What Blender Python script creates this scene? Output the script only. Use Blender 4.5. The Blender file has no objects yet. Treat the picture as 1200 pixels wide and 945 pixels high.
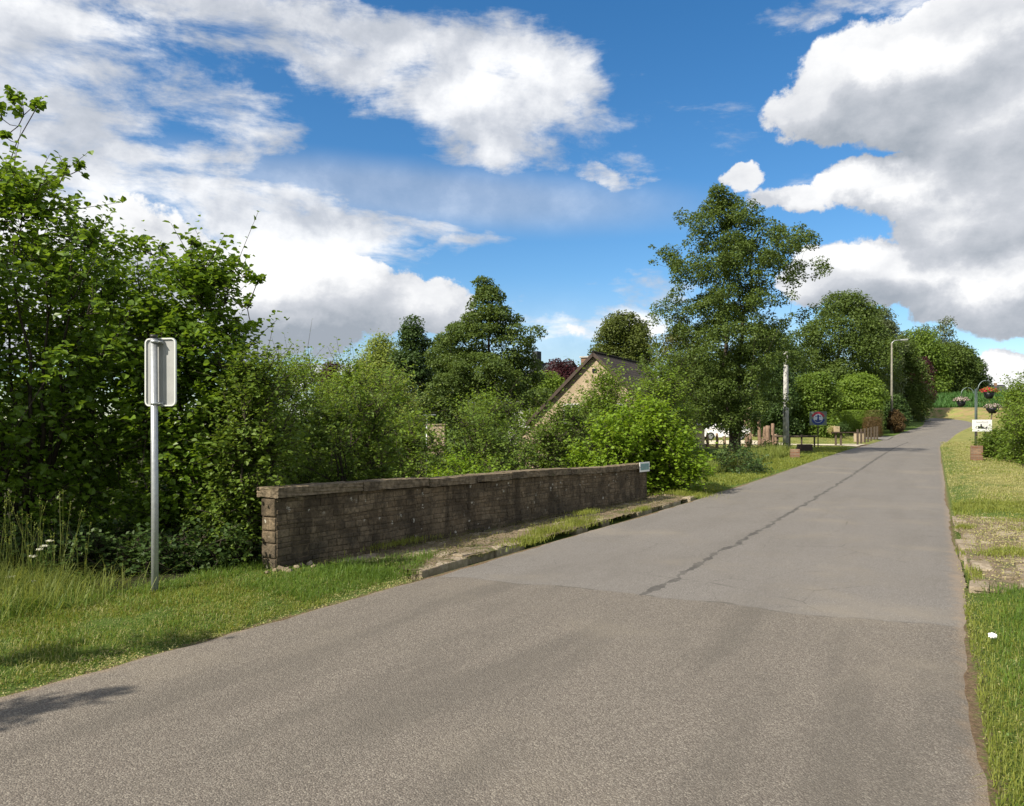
import bpy, bmesh, math, random
import numpy as np
from mathutils import Vector, Matrix
R = math.radians
scene = bpy.context.scene
COL = scene.collection

# ------------------------------------------------------------------ camera, sky, sun, exposure
FPX, CX, HY, EYE = 920.0, 600.0, 507.0, 1.6
cam = bpy.data.cameras.new("camera"); camo = bpy.data.objects.new("camera", cam); COL.objects.link(camo)
camo.location = (0, 0, EYE); camo.rotation_euler = (R(90), 0, 0)
cam.sensor_width = 36; cam.lens = FPX / 1200 * 36; cam.shift_y = (HY - 472.5) / 1200
cam.clip_start = 0.05; cam.clip_end = 6000
scene.camera = camo
vs = scene.view_settings
vs.view_transform = 'Standard'; vs.look = 'None'; vs.exposure = 0.82; vs.gamma = 1; vs.use_curve_mapping = False
scene.cycles.max_bounces = 7; scene.cycles.transparent_max_bounces = 8
scene.cycles.diffuse_bounces = 3; scene.cycles.glossy_bounces = 2; scene.cycles.transmission_bounces = 4
scene.cycles.use_denoising = True

SUN_AZ = math.atan2(-.78, -.63)      # clockwise from +Y
SUN_EL = R(41)
sun = bpy.data.lights.new("sun", 'SUN'); suno = bpy.data.objects.new("sun", sun); COL.objects.link(suno)
sun.energy = 4.4; sun.angle = R(0.5); sun.color = (1, .92, .78)
sd = Vector((math.sin(SUN_AZ) * math.cos(SUN_EL), math.cos(SUN_AZ) * math.cos(SUN_EL), math.sin(SUN_EL)))
suno.rotation_euler = sd.to_track_quat('Z', 'Y').to_euler(); suno.location = sd * 50

def dirae(x, y):
    """azimuth, elevation of the sky seen in that part of the photograph"""
    dx, dz = (x - CX) / FPX, (HY - y) / FPX
    return math.atan2(dx, 1), math.atan2(dz, math.hypot(dx, 1))

def build_world():
    w = bpy.data.worlds.new("World"); scene.world = w; w.use_nodes = True
    w.cycles.sampling_method = 'MANUAL'; w.cycles.sample_map_resolution = 512
    nt = w.node_tree; nt.nodes.clear(); N, L = nt.nodes, nt.links
    def nd(t, **k):
        n = N.new(t)
        for a, b in k.items(): setattr(n, a, b)
        return n
    def put(s, v):
        if hasattr(v, 'is_output') or isinstance(v, bpy.types.NodeSocket): L.new(v, s)
        else: s.default_value = v
    def M(op, a, b=None, c=None, clamp=False):
        n = nd('ShaderNodeMath', operation=op, use_clamp=clamp); put(n.inputs[0], a)
        if b is not None: put(n.inputs[1], b)
        if c is not None: put(n.inputs[2], c)
        return n.outputs[0]
    def MR(v, a, b, c, d, t='SMOOTHSTEP'):
        n = nd('ShaderNodeMapRange', interpolation_type=t)
        for s, x in zip(n.inputs, (v, a, b, c, d)): put(s, x)
        return n.outputs[0]
    sky = nd('ShaderNodeTexSky', sky_type='NISHITA', sun_disc=False, sun_elevation=SUN_EL, sun_rotation=SUN_AZ % (2 * math.pi),
             altitude=300, air_density=1.0, dust_density=0.4, ozone_density=2.2)
    hs = nd('ShaderNodeHueSaturation'); hs.inputs['Saturation'].default_value = 1.33; hs.inputs['Value'].default_value = .86
    L.new(sky.outputs[0], hs.inputs['Color'])
    tc = nd('ShaderNodeTexCoord'); sx = nd('ShaderNodeSeparateXYZ'); L.new(tc.outputs['Generated'], sx.inputs[0])
    az = M('ARCTAN2', sx.outputs[0], sx.outputs[1]); el = M('ARCSINE', sx.outputs[2])
    cv = nd('ShaderNodeCombineXYZ'); L.new(az, cv.inputs[0]); L.new(el, cv.inputs[1]); V = cv.outputs[0]
    def noise(vec, scale, detail=6, rough=.55, dist=0., sc=(1, 1, 1), loc=(0, 0, 0), rot=0.):
        m = nd('ShaderNodeMapping'); L.new(vec, m.inputs[0]); m.inputs['Scale'].default_value = sc; m.inputs['Location'].default_value = loc
        m.inputs['Rotation'].default_value = (0, 0, rot)
        n = nd('ShaderNodeTexNoise'); L.new(m.outputs[0], n.inputs['Vector'])
        n.inputs['Scale'].default_value = scale; n.inputs['Detail'].default_value = detail; n.inputs['Roughness'].default_value = rough; n.inputs['Distortion'].default_value = dist
        return n.outputs[0]
    def blob(vec, x, y, rx, ry, rot=0., p0=1.0, p1=.25):
        a, e = dirae(x, y); m = nd('ShaderNodeMapping', vector_type='TEXTURE'); L.new(vec, m.inputs[0])
        m.inputs['Location'].default_value = (a, e, 0); m.inputs['Rotation'].default_value = (0, 0, R(-rot))
        m.inputs['Scale'].default_value = (rx / FPX, ry / FPX, 1)
        ln = nd('ShaderNodeVectorMath', operation='LENGTH'); L.new(m.outputs[0], ln.inputs[0])
        return MR(ln.outputs['Value'], p0, p1, 0, 1)
    def field(vec, blobs):
        acc = None
        for b in blobs:
            s = b[5] if len(b) > 5 else 1.0
            o = blob(vec, *b[:5]); o = M('MULTIPLY', o, s)
            acc = o if acc is None else M('MAXIMUM', acc, o)
        return acc
    wn = nd('ShaderNodeTexNoise'); L.new(V, wn.inputs['Vector']); wn.inputs['Scale'].default_value = 9; wn.inputs['Detail'].default_value = 6; wn.inputs['Roughness'].default_value = .6
    ws = nd('ShaderNodeVectorMath', operation='MULTIPLY_ADD'); L.new(wn.outputs['Color'], ws.inputs[0]); ws.inputs[1].default_value = (.14, .09, 0); ws.inputs[2].default_value = (-.07, -.045, 0)
    wa = nd('ShaderNodeVectorMath', operation='ADD'); L.new(V, wa.inputs[0]); L.new(ws.outputs[0], wa.inputs[1]); VW = wa.outputs[0]
    # high, streaky, broken cloud on the left and the big cumulus on the right
    streak = [(40, 70, 230, 130, 0, .95), (120, 195, 290, 75, 4, .9), (300, 25, 330, 66, 8, .85), (240, 265, 360, 120, 3, 1.0), (-120, 200, 300, 300, 0, 1),
              (585, 105, 235, 95, 14, 1.08), (430, 60, 190, 75, 12, .95), (250, 130, 200, 60, 10, .62), (705, 198, 85, 22, 15, .8),
              (700, 385, 170, 40, -3, .8), (760, 340, 110, 35, -6, .72), (750, 312, 60, 12, 0, .5), (480, 290, 140, 18, 0, .6), (1010, 5, 260, 24, 0, .5)]
    cumul = [(1120, 85, 230, 100, 0, 1.1), (1010, 125, 160, 55, 5, 1.0), (1190, 190, 170, 190, 0, 1.2), (1050, 212, 135, 50, 0, 1.0), (930, 240, 110, 32, 5, .72),
             (1175, 325, 150, 92, 0, 1.12), (1010, 325, 150, 58, 0, 1.05), (870, 214, 50, 26, 0, .72), (1330, 160, 220, 230, 0, 1.2), (1188, 440, 52, 40, 0, 1.2),
             (330, 345, 260, 100, 4, 1.15), (465, 360, 140, 60, 4, 1.0), (365, 437, 60, 22, 0, .8), (425, 434, 60, 18, 0, .75), (100, 330, 260, 130, 0, 1.1), (730, 385, 120, 26, 0, .55)]
    def dens(vec):
        n1 = noise(vec, 5.5, 10, .64, .25, (1, 3.0, 1), (3.1, .4, 0), R(-9))
        n2 = noise(vec, 7.5, 12, .62, .1, (1, 1.35, 1), (1.7, 8.2, 0))
        d1 = M('ADD', M('MULTIPLY', field(VW, streak), .84), M('MULTIPLY', M('SUBTRACT', n1, .5), 2.5))
        aaz = M('ABSOLUTE', az); outv = M('MULTIPLY', M('MAXIMUM', MR(aaz, .74, 1.1, 0, 1), MR(el, .56, .80, 0, 1)), MR(el, .0, .12, 0, 1))  # unseen cloud cover beside, behind and above the view, added as ambient fill
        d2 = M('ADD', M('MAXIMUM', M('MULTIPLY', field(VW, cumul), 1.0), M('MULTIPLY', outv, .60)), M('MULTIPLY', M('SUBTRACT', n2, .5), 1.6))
        return d1, d2
    d1, d2 = dens(V)
    vo = nd('ShaderNodeVectorMath', operation='ADD'); L.new(V, vo.inputs[0]); vo.inputs[1].default_value = (-.020, .034, 0)
    wo = nd('ShaderNodeVectorMath', operation='ADD'); L.new(VW, wo.inputs[0]); wo.inputs[1].default_value = (-.020, .034, 0)
    keepVW = VW; VW = wo.outputs[0]; _d, d2o = dens(vo.outputs[0]); VW = keepVW
    relief = M('MULTIPLY', M('SUBTRACT', d2, d2o), 1.15); relief = MR(relief, -.5, .5, -.26, .26, 'LINEAR')
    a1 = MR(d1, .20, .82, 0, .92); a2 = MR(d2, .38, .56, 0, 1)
    veil = M('MULTIPLY', blob(V, 500, 230, 420, 46, 3), .42)
    veil2 = M('MULTIPLY', blob(V, 640, 470, 700, 150, 0), .36)
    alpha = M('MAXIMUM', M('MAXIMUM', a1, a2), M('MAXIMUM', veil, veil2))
    # shading of the clouds: thick parts grey underneath, edges towards the sun bright
    mo = nd('ShaderNodeVectorMath', operation='ADD'); L.new(V, mo.inputs[0]); mo.inputs[1].default_value = (-.022, .03, 0)
    n2o = noise(mo.outputs[0], 7.5, 8, .62, .1, (1, 1.35, 1), (1.7, 8.2, 0)); n2s = noise(V, 7.5, 8, .62, .1, (1, 1.35, 1), (1.7, 8.2, 0))
    edge = M('MULTIPLY', M('SUBTRACT', n2s, n2o), 2.2)
    thick = MR(d2, .6, 1.5, 0, 1)
    big = noise(V, 4.0, 3, .5, 0, (1, 1.6, 1), (5, 5, 0))
    dark = [(1130, 170, 150, 60, 0, .75), (1170, 372, 170, 34, 0, 1.0), (1010, 345, 120, 30, 0, .8), (330, 400, 190, 45, 0, 1.0), (210, 330, 160, 40, 0, .35), (1180, 260, 120, 45, 0, .7), (1195, 15, 110, 60, 0, .8), (1090, 130, 90, 40, 0, .5)]
    lite = [(1165, 325, 120, 44, 0, 1.0), (1180, 440, 70, 50, 0, 1.3), (330, 325, 120, 50, 0, .7), (1090, 70, 110, 30, 0, .7), (355, 383, 60, 16, 0, .8), (600, 120, 130, 50, 0, .3), (980, 295, 80, 30, 0, .6), (1040, 210, 90, 30, 0, .5), (365, 437, 60, 22, 0, .8)]
    br = M('ADD', .63, M('MULTIPLY', M('SUBTRACT', big, .5), .40))
    br = M('ADD', br, M('MULTIPLY', M('SUBTRACT', noise(V, 22, 8, .62, 0, (1, 1.6, 1), (2, 2, 0)), .5), .16))
    br = M('ADD', br, M('MULTIPLY', edge, .25)); br = M('ADD', br, relief)
    br = M('ADD', br, M('MULTIPLY', field(VW, lite), .40))
    br = M('SUBTRACT', br, M('MULTIPLY', field(VW, dark), .20))
    br = M('SUBTRACT', br, M('MULTIPLY', thick, .06))
    br = M('ADD', br, M('MULTIPLY', M('SUBTRACT', d1, .55), .12))
    cr = nd('ShaderNodeValToRGB'); L.new(br, cr.inputs[0])
    e = cr.color_ramp.elements; e[0].position = .10; e[0].color = (2.15, 2.4, 2.75, 1); e[1].position = 1.0; e[1].color = (6.2, 6.2, 6.2, 1)
    m_ = e.new(.6); m_.color = (3.7, 3.85, 4.15, 1)
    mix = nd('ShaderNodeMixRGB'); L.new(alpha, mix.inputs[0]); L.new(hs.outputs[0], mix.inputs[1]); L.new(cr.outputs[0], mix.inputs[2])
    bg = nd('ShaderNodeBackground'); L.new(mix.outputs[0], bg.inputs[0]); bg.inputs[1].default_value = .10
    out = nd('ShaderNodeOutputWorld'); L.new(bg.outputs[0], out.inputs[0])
build_world()

# ------------------------------------------------------------------ materials
MATS = {}
class NT:
    """small node-tree writer"""
    def __init__(s, name):
        s.m = bpy.data.materials.new(name); s.m.use_nodes = True; s.t = s.m.node_tree; s.t.nodes.clear()
        s.out = s.n('ShaderNodeOutputMaterial')
        MATS[name] = s.m
    def n(s, t, **k):
        x = s.t.nodes.new(t)
        for a, b in k.items(): setattr(x, a, b)
        return x
    def put(s, sock, v):
        if isinstance(v, bpy.types.NodeSocket): s.t.links.new(v, sock)
        else: sock.default_value = v if not (isinstance(v, tuple) and len(v) == 3 and sock.type == 'RGBA') else v + (1,)
    def math(s, op, a, b=None, c=None, clamp=False):
        x = s.n('ShaderNodeMath', operation=op, use_clamp=clamp); s.put(x.inputs[0], a)
        if b is not None: s.put(x.inputs[1], b)
        if c is not None: s.put(x.inputs[2], c)
        return x.outputs[0]
    def mr(s, v, a, b, c=0., d=1., t='SMOOTHSTEP'):
        x = s.n('ShaderNodeMapRange', interpolation_type=t)
        for q, y in zip(x.inputs, (v, a, b, c, d)): s.put(q, y)
        return x.outputs[0]
    def mix(s, f, a, b, mode='MIX'):
        x = s.n('ShaderNodeMixRGB', blend_type=mode); s.put(x.inputs[0], f); s.put(x.inputs[1], a); s.put(x.inputs[2], b); return x.outputs[0]
    def noise(s, vec=None, scale=5, detail=4, rough=.55, dist=0.):
        x = s.n('ShaderNodeTexNoise'); 
        if vec is not None: s.put(x.inputs['Vector'], vec)
        for k, v in (('Scale', scale), ('Detail', detail), ('Roughness', rough), ('Distortion', dist)): s.put(x.inputs[k], v)
        return x.outputs[0]
    def voro(s, vec=None, scale=5, feature='F1', out=0, rnd=1.):
        x = s.n('ShaderNodeTexVoronoi', feature=feature)
        if vec is not None: s.put(x.inputs['Vector'], vec)
        s.put(x.inputs['Scale'], scale); s.put(x.inputs['Randomness'], rnd); return x.outputs[out]
    def ramp(s, f, *st):
        x = s.n('ShaderNodeValToRGB'); s.put(x.inputs[0], f); e = x.color_ramp.elements
        e[0].position, e[0].color = st[0][0], st[0][1] + (1,); e[1].position, e[1].color = st[-1][0], st[-1][1] + (1,)
        for p, c in st[1:-1]: q = e.new(p); q.color = c + (1,)
        return x.outputs[0]
    def obj(s): return s.n('ShaderNodeTexCoord').outputs['Object']
    def uv(s): return s.n('ShaderNodeTexCoord').outputs['UV']
    def pos(s): return s.n('ShaderNodeNewGeometry').outputs['Position']
    def attr(s, a, o='Fac'): x = s.n('ShaderNodeAttribute'); x.attribute_name = a; return x.outputs[o]
    def scale(s, v, k):
        x = s.n('ShaderNodeMapping'); s.put(x.inputs[0], v); x.inputs['Scale'].default_value = k; return x.outputs[0]
    def sep(s, v): x = s.n('ShaderNodeSeparateXYZ'); s.put(x.inputs[0], v); return x.outputs
    def bump(s, h, strength=.5, dist=.01, nrm=None):
        x = s.n('ShaderNodeBump'); s.put(x.inputs['Height'], h); s.put(x.inputs['Strength'], strength); s.put(x.inputs['Distance'], dist)
        if nrm is not None: s.put(x.inputs['Normal'], nrm)
        return x.outputs[0]
    def pr(s, col, rough=.8, spec=.3, metal=0., nrm=None):
        x = s.n('ShaderNodeBsdfPrincipled'); s.put(x.inputs['Base Color'], col); s.put(x.inputs['Roughness'], rough)
        s.put(x.inputs['Specular IOR Level'], spec); s.put(x.inputs['Metallic'], metal)
        if nrm is not None: s.put(x.inputs['Normal'], nrm)
        return x.outputs[0]
    def fin(s, sh): s.t.links.new(sh, s.out.inputs[0]); return s.m

def leafmat(name, c0, c1, trans=.35, tcol=None, spec=.22, rough=.5, scale=1.2):
    t = NT(name)
    r = t.attr('rnd'); nz = t.noise(t.pos(), scale, 3)
    f = t.math('ADD', t.math('MULTIPLY', r, .55), t.mr(nz, .3, .7, 0, .45))
    c = t.mix(f, c0, c1)
    tcl = t.mix(.5, c, tcol or (c1[0] * 1.6, c1[1] * 1.45, c1[2] * .7))
    tr = t.n('ShaderNodeBsdfTranslucent'); t.put(tr.inputs[0], tcl)
    m = t.n('ShaderNodeMixShader'); m.inputs[0].default_value = trans
    t.t.links.new(t.pr(c, rough, spec), m.inputs[1]); t.t.links.new(tr.outputs[0], m.inputs[2])
    return t.fin(m.outputs[0])
def barkmat(name, c0, c1, k=6):
    t = NT(name); v = t.scale(t.obj(), (k, k, k * .25)); n = t.noise(v, 3, 6, .65)
    return t.fin(t.pr(t.mix(t.mr(n, .3, .7), c0, c1), .9, .15, nrm=t.bump(n, .8, .03)))
def plain(name, c, rough=.6, metal=0., spec=.4, var=.25, sc=6):
    t = NT(name); n = t.noise(t.obj(), sc, 5, .6)
    d = tuple(x * (1 - var) for x in c)
    return t.fin(t.pr(t.mix(t.mr(n, .3, .7), c, d), rough, spec, metal, nrm=t.bump(n, .15, .005)))

leafmat('hazel_leaf', (.070, .135, .012), (.170, .270, .026), .42, spec=.4, rough=.42)
leafmat('bush_leaf', (.105, .175, .020), (.195, .285, .038), .42, spec=.3)
leafmat('dark_bush_leaf', (.080, .140, .020), (.155, .225, .034), .38)
leafmat('bright_leaf', (.130, .230, .016), (.230, .340, .030), .45)
leafmat('willow_leaf', (.165, .220, .040), (.255, .310, .070), .40)
leafmat('alder_leaf', (.056, .094, .020), (.112, .160, .032), .34)
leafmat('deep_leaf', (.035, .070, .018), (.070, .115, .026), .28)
leafmat('lime_leaf', (.070, .095, .020), (.115, .145, .030), .3)
leafmat('grey_leaf', (.085, .115, .050), (.140, .170, .085), .3)
leafmat('maroon_leaf', (.035, .012, .016), (.075, .022, .026), .25, (.10, .02, .02))
leafmat('rust_leaf', (.075, .050, .020), (.120, .075, .030), .25)
leafmat('olive_leaf', (.085, .090, .022), (.130, .130, .035), .28)
leafmat('maize_leaf', (.050, .120, .030), (.085, .180, .045), .3)
leafmat('grass_blade', (.120, .165, .020), (.280, .300, .065), .40, spec=.3, rough=.5, scale=3.5)
leafmat('lush_blade', (.075, .140, .018), (.150, .235, .036), .42, spec=.3, rough=.5, scale=2.5)
leafmat('dry_blade', (.270, .275, .095), (.430, .395, .190), .35, spec=.2, scale=1.5)
leafmat('tall_blade', (.145, .205, .036), (.270, .300, .085), .45, spec=.3, scale=2.5)
leafmat('petal_pink', (.45, .28, .30), (.70, .62, .60), .25)
leafmat('petal_red', (.40, .008, .035), (.58, .02, .06), .15, (.5, .01, .04))
leafmat('petal_white', (.60, .60, .52), (.78, .78, .70), .25)
barkmat('bark', (.085, .070, .055), (.030, .024, .018)); barkmat('pale_bark', (.20, .18, .15), (.09, .08, .065))
barkmat('log_wood', (.29, .20, .145), (.12, .08, .055)); barkmat('post_wood', (.12, .095, .07), (.05, .04, .03))
plain('galvanised', (.42, .44, .46), .42, .55, .5, .18, 30)
plain('sign_back', (.36, .365, .36), .5, .15, .5, .12, 8)
plain('sign_rim', (.62, .63, .62), .4, 0, .5, .05)
plain('black_cap', (.03, .03, .03), .5); plain('white_panel', (.80, .80, .78), .45, 0, .5, .04)
plain('ink', (.02, .02, .022), .6, 0, .3, 0); plain('grey_ink', (.28, .33, .36), .6, 0, .3, 0); plain('blue_ink', (.02, .05, .22), .5, 0, .4, .1); plain('red_ink', (.42, .03, .06), .5, 0, .4, .1)
plain('teal_plate', (.20, .36, .36), .45, 0, .5, .3, 18); plain('lilac_white', (.62, .64, .74), .5, 0, .4, .1)
plain('green_grey_board', (.16, .20, .17), .5); plain('post_green', (.06, .09, .085), .5, .2)
plain('arm_green', (.20, .25, .25), .45, .3); plain('dark_plastic', (.015, .017, .02), .5)
plain('lamp_alu', (.50, .52, .52), .4, .4); plain('rubber', (.015, .015, .016), .8); plain('rim_grey', (.5, .5, .52), .3, .8)
plain('car_paint', (.80, .80, .80), .25, 0, .6, .02); plain('glass_dark', (.02, .025, .03), .08, 0, .8, 0)
plain('window_dark', (.02, .02, .022), .2, 0, .6, 0); plain('white_frame', (.7, .7, .68), .5); plain('brown_wood', (.06, .04, .03), .7)
plain('tissue', (.85, .85, .85), .8, 0, .2, .05); plain('trough_tan', (.42, .33, .21), .8)
def m_concrete():
    t = NT('pole_concrete'); p = t.obj(); n = t.noise(p, 4, 8, .7); f = t.noise(p, 60, 4, .6)
    c = t.mix(t.mr(n, .35, .7), (.46, .45, .42), (.26, .26, .245)); c = t.mix(t.mr(f, .5, .75, 0, .5), c, (.18, .18, .17))
    return t.fin(t.pr(c, .85, .2, nrm=t.bump(f, .4, .01)))
m_concrete()
plain('old_concrete', (.24, .23, .19), .85, 0, .2, .3, 3)
def m_render(name, c, d):
    t = NT(name); p = t.obj(); n = t.noise(p, .8, 7, .65); f = t.noise(p, 30, 5, .6)
    col = t.mix(t.mr(n, .35, .7), c, d); col = t.mix(t.mr(f, .55, .8, 0, .35), col, tuple(x * .6 for x in c))
    return t.fin(t.pr(col, .9, .15, nrm=t.bump(f, .5, .02)))
m_render('sand_wall', (.42, .335, .235), (.31, .245, .17)); m_render('tan_wall', (.40, .30, .20), (.28, .21, .14)); m_render('grey_wall', (.35, .34, .32), (.25, .24, .22))
def m_tiles(name, c, d):
    t = NT(name); u = t.uv(); b = t.n('ShaderNodeTexBrick'); t.put(b.inputs['Vector'], u)
    b.inputs['Scale'].default_value = 1; b.inputs['Brick Width'].default_value = .26; b.inputs['Row Height'].default_value = .30
    b.inputs['Mortar Size'].default_value = .018; b.inputs['Color1'].default_value = c + (1,); b.inputs['Color2'].default_value = d + (1,); b.inputs['Mortar'].default_value = (.012, .012, .012, 1)
    n = t.noise(t.obj(), 1.5, 5); col = t.mix(t.mr(n, .35, .75, 0, .5), b.outputs[0], tuple(x * .6 for x in c))
    v = t.sep(u)[1]; saw = t.math('FRACT', t.math('DIVIDE', v, .30))
    return t.fin(t.pr(col, .85, .12, nrm=t.bump(saw, .8, .04)))
m_tiles('roof_tiles', (.078, .062, .054), (.052, .043, .039)); m_tiles('slate', (.075, .080, .090), (.050, .055, .062))
def m_brickpost():
    t = NT('brick_post'); p = t.obj(); b = t.n('ShaderNodeTexBrick'); t.put(b.inputs['Vector'], t.scale(t.n('ShaderNodeTexCoord').outputs['UV'], (1, 1, 1)))
    b.inputs['Scale'].default_value = 1; b.inputs['Brick Width'].default_value = .21; b.inputs['Row Height'].default_value = .075; b.inputs['Mortar Size'].default_value = .012
    b.inputs['Color1'].default_value = (.19, .075, .042, 1); b.inputs['Color2'].default_value = (.31, .20, .13, 1); b.inputs['Mortar'].default_value = (.17, .145, .11, 1)
    n = t.noise(p, 8, 6, .7); c = t.mix(t.mr(n, .4, .7, 0, .55), b.outputs[0], (.16, .12, .09))
    return t.fin(t.pr(c, .9, .15, nrm=t.bump(n, .6, .02)))
m_brickpost()
def m_stone():
    # old brown parapet stone with black algae, pale lichen spots
    t = NT('parapet_stone'); p = t.pos(); r = t.attr('rnd'); n = t.noise(p, 2.2, 8, .7); f = t.noise(p, 22, 8, .7); g = t.noise(p, 90, 5, .7)
    c = t.mix(r, (.19, .14, .088), (.29, .225, .15)); c = t.mix(t.mr(f, .38, .66, 0, .70), c, (.075, .060, .042))
    c = t.mix(t.mr(n, .44, .62, 0, .60), c, (.032, .027, .021))
    z = t.sep(p)[2]; c = t.mix(t.math('MULTIPLY', t.mr(z, .75, .15), t.mr(t.noise(p, 1.3, 5), .35, .6, .1, .6)), c, (.035, .033, .030))
    sk = t.noise(t.scale(t.obj(), (1.6, 1.6, .22)), 2.2, 5, .6); c = t.mix(t.mr(sk, .48, .64, 0, .62), c, (.036, .029, .022)); c = t.mix(t.mr(sk, .42, .30, 0, .35), c, (.27, .21, .14))
    v = t.voro(p, 6.5, out=0); l = t.math('MULTIPLY', t.mr(t.math('ADD', v, t.math('MULTIPLY', t.math('SUBTRACT', f, .5), 1.3)), .16, .08), t.mr(t.noise(p, 1.7, 2), .44, .58))
    c = t.mix(l, c, (.46, .44, .38))
    return t.fin(t.pr(c, .95, .1, nrm=t.bump(t.math('ADD', t.math('MULTIPLY', f, 1.0), t.math('MULTIPLY', g, .4)), .9, .025)))
m_stone()
def m_mortar():
    t = NT('mortar'); f = t.noise(t.pos(), 30, 6, .7); return t.fin(t.pr(t.mix(t.mr(f, .35, .7), (.120, .092, .062), (.060, .048, .034)), .95, .1, nrm=t.bump(f, .8, .02)))
m_mortar()
def m_coping():
    t = NT('coping_stone'); p = t.pos(); f = t.noise(p, 16, 8, .7); n = t.noise(p, 2, 5); g = t.noise(p, 80, 4, .7)
    c = t.mix(t.mr(f, .35, .65), (.24, .19, .13), (.11, .088, .060)); c = t.mix(t.mr(n, .45, .65, 0, .6), c, (.045, .037, .029))
    c = t.mix(t.mr(t.noise(p, 26, 5, .6), .66, .74, 0, .7), c, (.42, .40, .33)); c = t.mix(t.mr(t.noise(p, 5, 4, .6), .6, .72, 0, .5), c, (.07, .09, .03))
    return t.fin(t.pr(c, .95, .1, nrm=t.bump(t.math('ADD', f, t.math('MULTIPLY', g, .4)), .8, .02)))
m_coping()
def m_slab():
    t = NT('paving_stone'); p = t.pos(); r = t.attr('rnd'); f = t.noise(p, 14, 8, .7); n = t.noise(p, 1.8, 6, .6); g = t.noise(p, 110, 4, .7)
    c = t.mix(r, (.40, .335, .255), (.29, .24, .18)); c = t.mix(t.mr(f, .40, .64, 0, .75), c, (.19, .15, .10)); c = t.mix(t.mr(n, .46, .62, 0, .7), c, (.15, .12, .075))
    c = t.mix(t.mr(t.noise(p, 7, 4), .62, .7, 0, .55), c, (.48, .43, .34))
    return t.fin(t.pr(c, .95, .12, nrm=t.bump(t.math('ADD', f, t.math('MULTIPLY', g, .5)), .9, .02)))
m_slab()
def m_litter():
    t = NT('soil'); p = t.pos(); f = t.noise(p, 35, 7, .7); n = t.noise(p, 3, 4)
    c = t.ramp(f, (.3, (.10, .075, .05)), (.5, (.20, .155, .105)), (.68, (.34, .27, .19))); c = t.mix(t.mr(n, .5, .65, 0, .6), c, (.07, .10, .03))
    return t.fin(t.pr(c, .95, .1, nrm=t.bump(f, 1, .03)))
m_litter()
def m_road():
    t = NT('asphalt'); uv = t.uv(); s, u = t.sep(uv)[0], t.sep(uv)[1]; p = t.pos()
    w = t.noise(uv, 1.1, 3, .5)
    near = t.mr(t.math('ADD', s, t.math('MULTIPLY', t.math('SUBTRACT', w, .5), .5)), 8.62, 8.56, 0, 1, 'LINEAR')
    # chippings of the older surface dressing
    v1 = t.voro(p, 120, out=1); vr = t.sep(v1)[0]; vd = t.voro(p, 120, out=0)
    nn = t.noise(p, 40, 3, .6)
    chips = t.ramp(vr, (.0, (.118, .102, .087)), (.45, (.163, .143, .123)), (.8, (.211, .187, .161)), (.97, (.28, .255, .215)))
    chips = t.mix(t.mr(vd, .42, .72, 0, .42), chips, (.068, .060, .050))
    fine = t.voro(p, 210, out=1); fr = t.sep(fine)[0]
    smooth = t.ramp(fr, (.0, (.095, .087, .079)), (.5, (.155, .143, .130)), (.9, (.205, .190, .174)), (.99, (.33, .31, .29)))
    c = t.mix(near, smooth, chips)
    gr = t.noise(p, 28, 5, .75); c = t.mix(t.mr(gr, .52, .70, 0, .30), c, (.090, .082, .072)); pa = t.noise(p, .9, 7, .7); c = t.mix(t.mr(pa, .45, .65, 0, .22), c, (.115, .104, .090))
    # wheel tracks, patches and stains
    us = t.n('ShaderNodeMapping'); t.put(us.inputs[0], uv); us.inputs['Scale'].default_value = (.16, 1.0, 1)
    band = t.noise(us.outputs[0], 1.6, 4, .55); c = t.mix(t.math('MULTIPLY', t.mr(band, .46, .66, 0, .45), t.math('ADD', .4, t.math('MULTIPLY', near, .6))), c, (.095, .086, .074))
    bl = t.noise(p, .45, 5, .6); c = t.mix(t.mr(bl, .50, .72, 0, .35), c, (.27, .235, .185))
    c = t.mix(t.mr(t.noise(p, 1.6, 6, .7), .62, .74, 0, .35), c, (.06, .055, .05))
    # dusty, crumbling edge
    au = t.math('ABSOLUTE', t.math('ADD', u, t.math('MULTIPLY', t.math('SUBTRACT', t.noise(p, 5, 5, .7), .5), .35)))
    c = t.mix(t.mr(au, 2.46, 2.64, 0, .55), c, (.28, .21, .145))
    # sealed centre joint
    j = t.math('ADD', t.math('MULTIPLY', t.math('SUBTRACT', t.noise(t.scale(uv, (1, 0, 0)), .9, 4, .65), .5), .42), t.math('MULTIPLY', t.math('SUBTRACT', t.noise(p, 14, 4, .7), .5), .10))
    d = t.math('ABSOLUTE', t.math('SUBTRACT', t.math('ADD', u, .13), j))
    wid = t.math('ADD', .010, t.math('MULTIPLY', t.mr(t.noise(t.scale(uv, (1, 0, 0)), 2.5, 3), .35, .65), .050))
    wid = t.math('ADD', wid, t.mr(s, 15, 45, 0, .03))
    on = t.math('MULTIPLY', t.math('LESS_THAN', d, wid), t.math('GREATER_THAN', s, 8.58)); on = t.math('MULTIPLY', on, t.math('LESS_THAN', s, 74))
    c = t.mix(t.math('MULTIPLY', on, t.mr(t.noise(p, 3, 4), .35, .6, .45, .8)), c, (.055, .052, .048))
    ck = t.n('ShaderNodeTexVoronoi', feature='DISTANCE_TO_EDGE'); t.put(ck.inputs['Vector'], t.scale(uv, (.55, .8, 1))); ck.inputs['Scale'].default_value = .9
    cm = t.math('MULTIPLY', t.math('LESS_THAN', t.math('ADD', ck.outputs[0], t.math('MULTIPLY', t.math('SUBTRACT', t.noise(p, 7, 5, .7), .5), .03)), .0035), t.mr(t.noise(p, .5, 3), .50, .58)); cm = t.math('MULTIPLY', cm, t.math('GREATER_THAN', s, 8.7))
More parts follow.
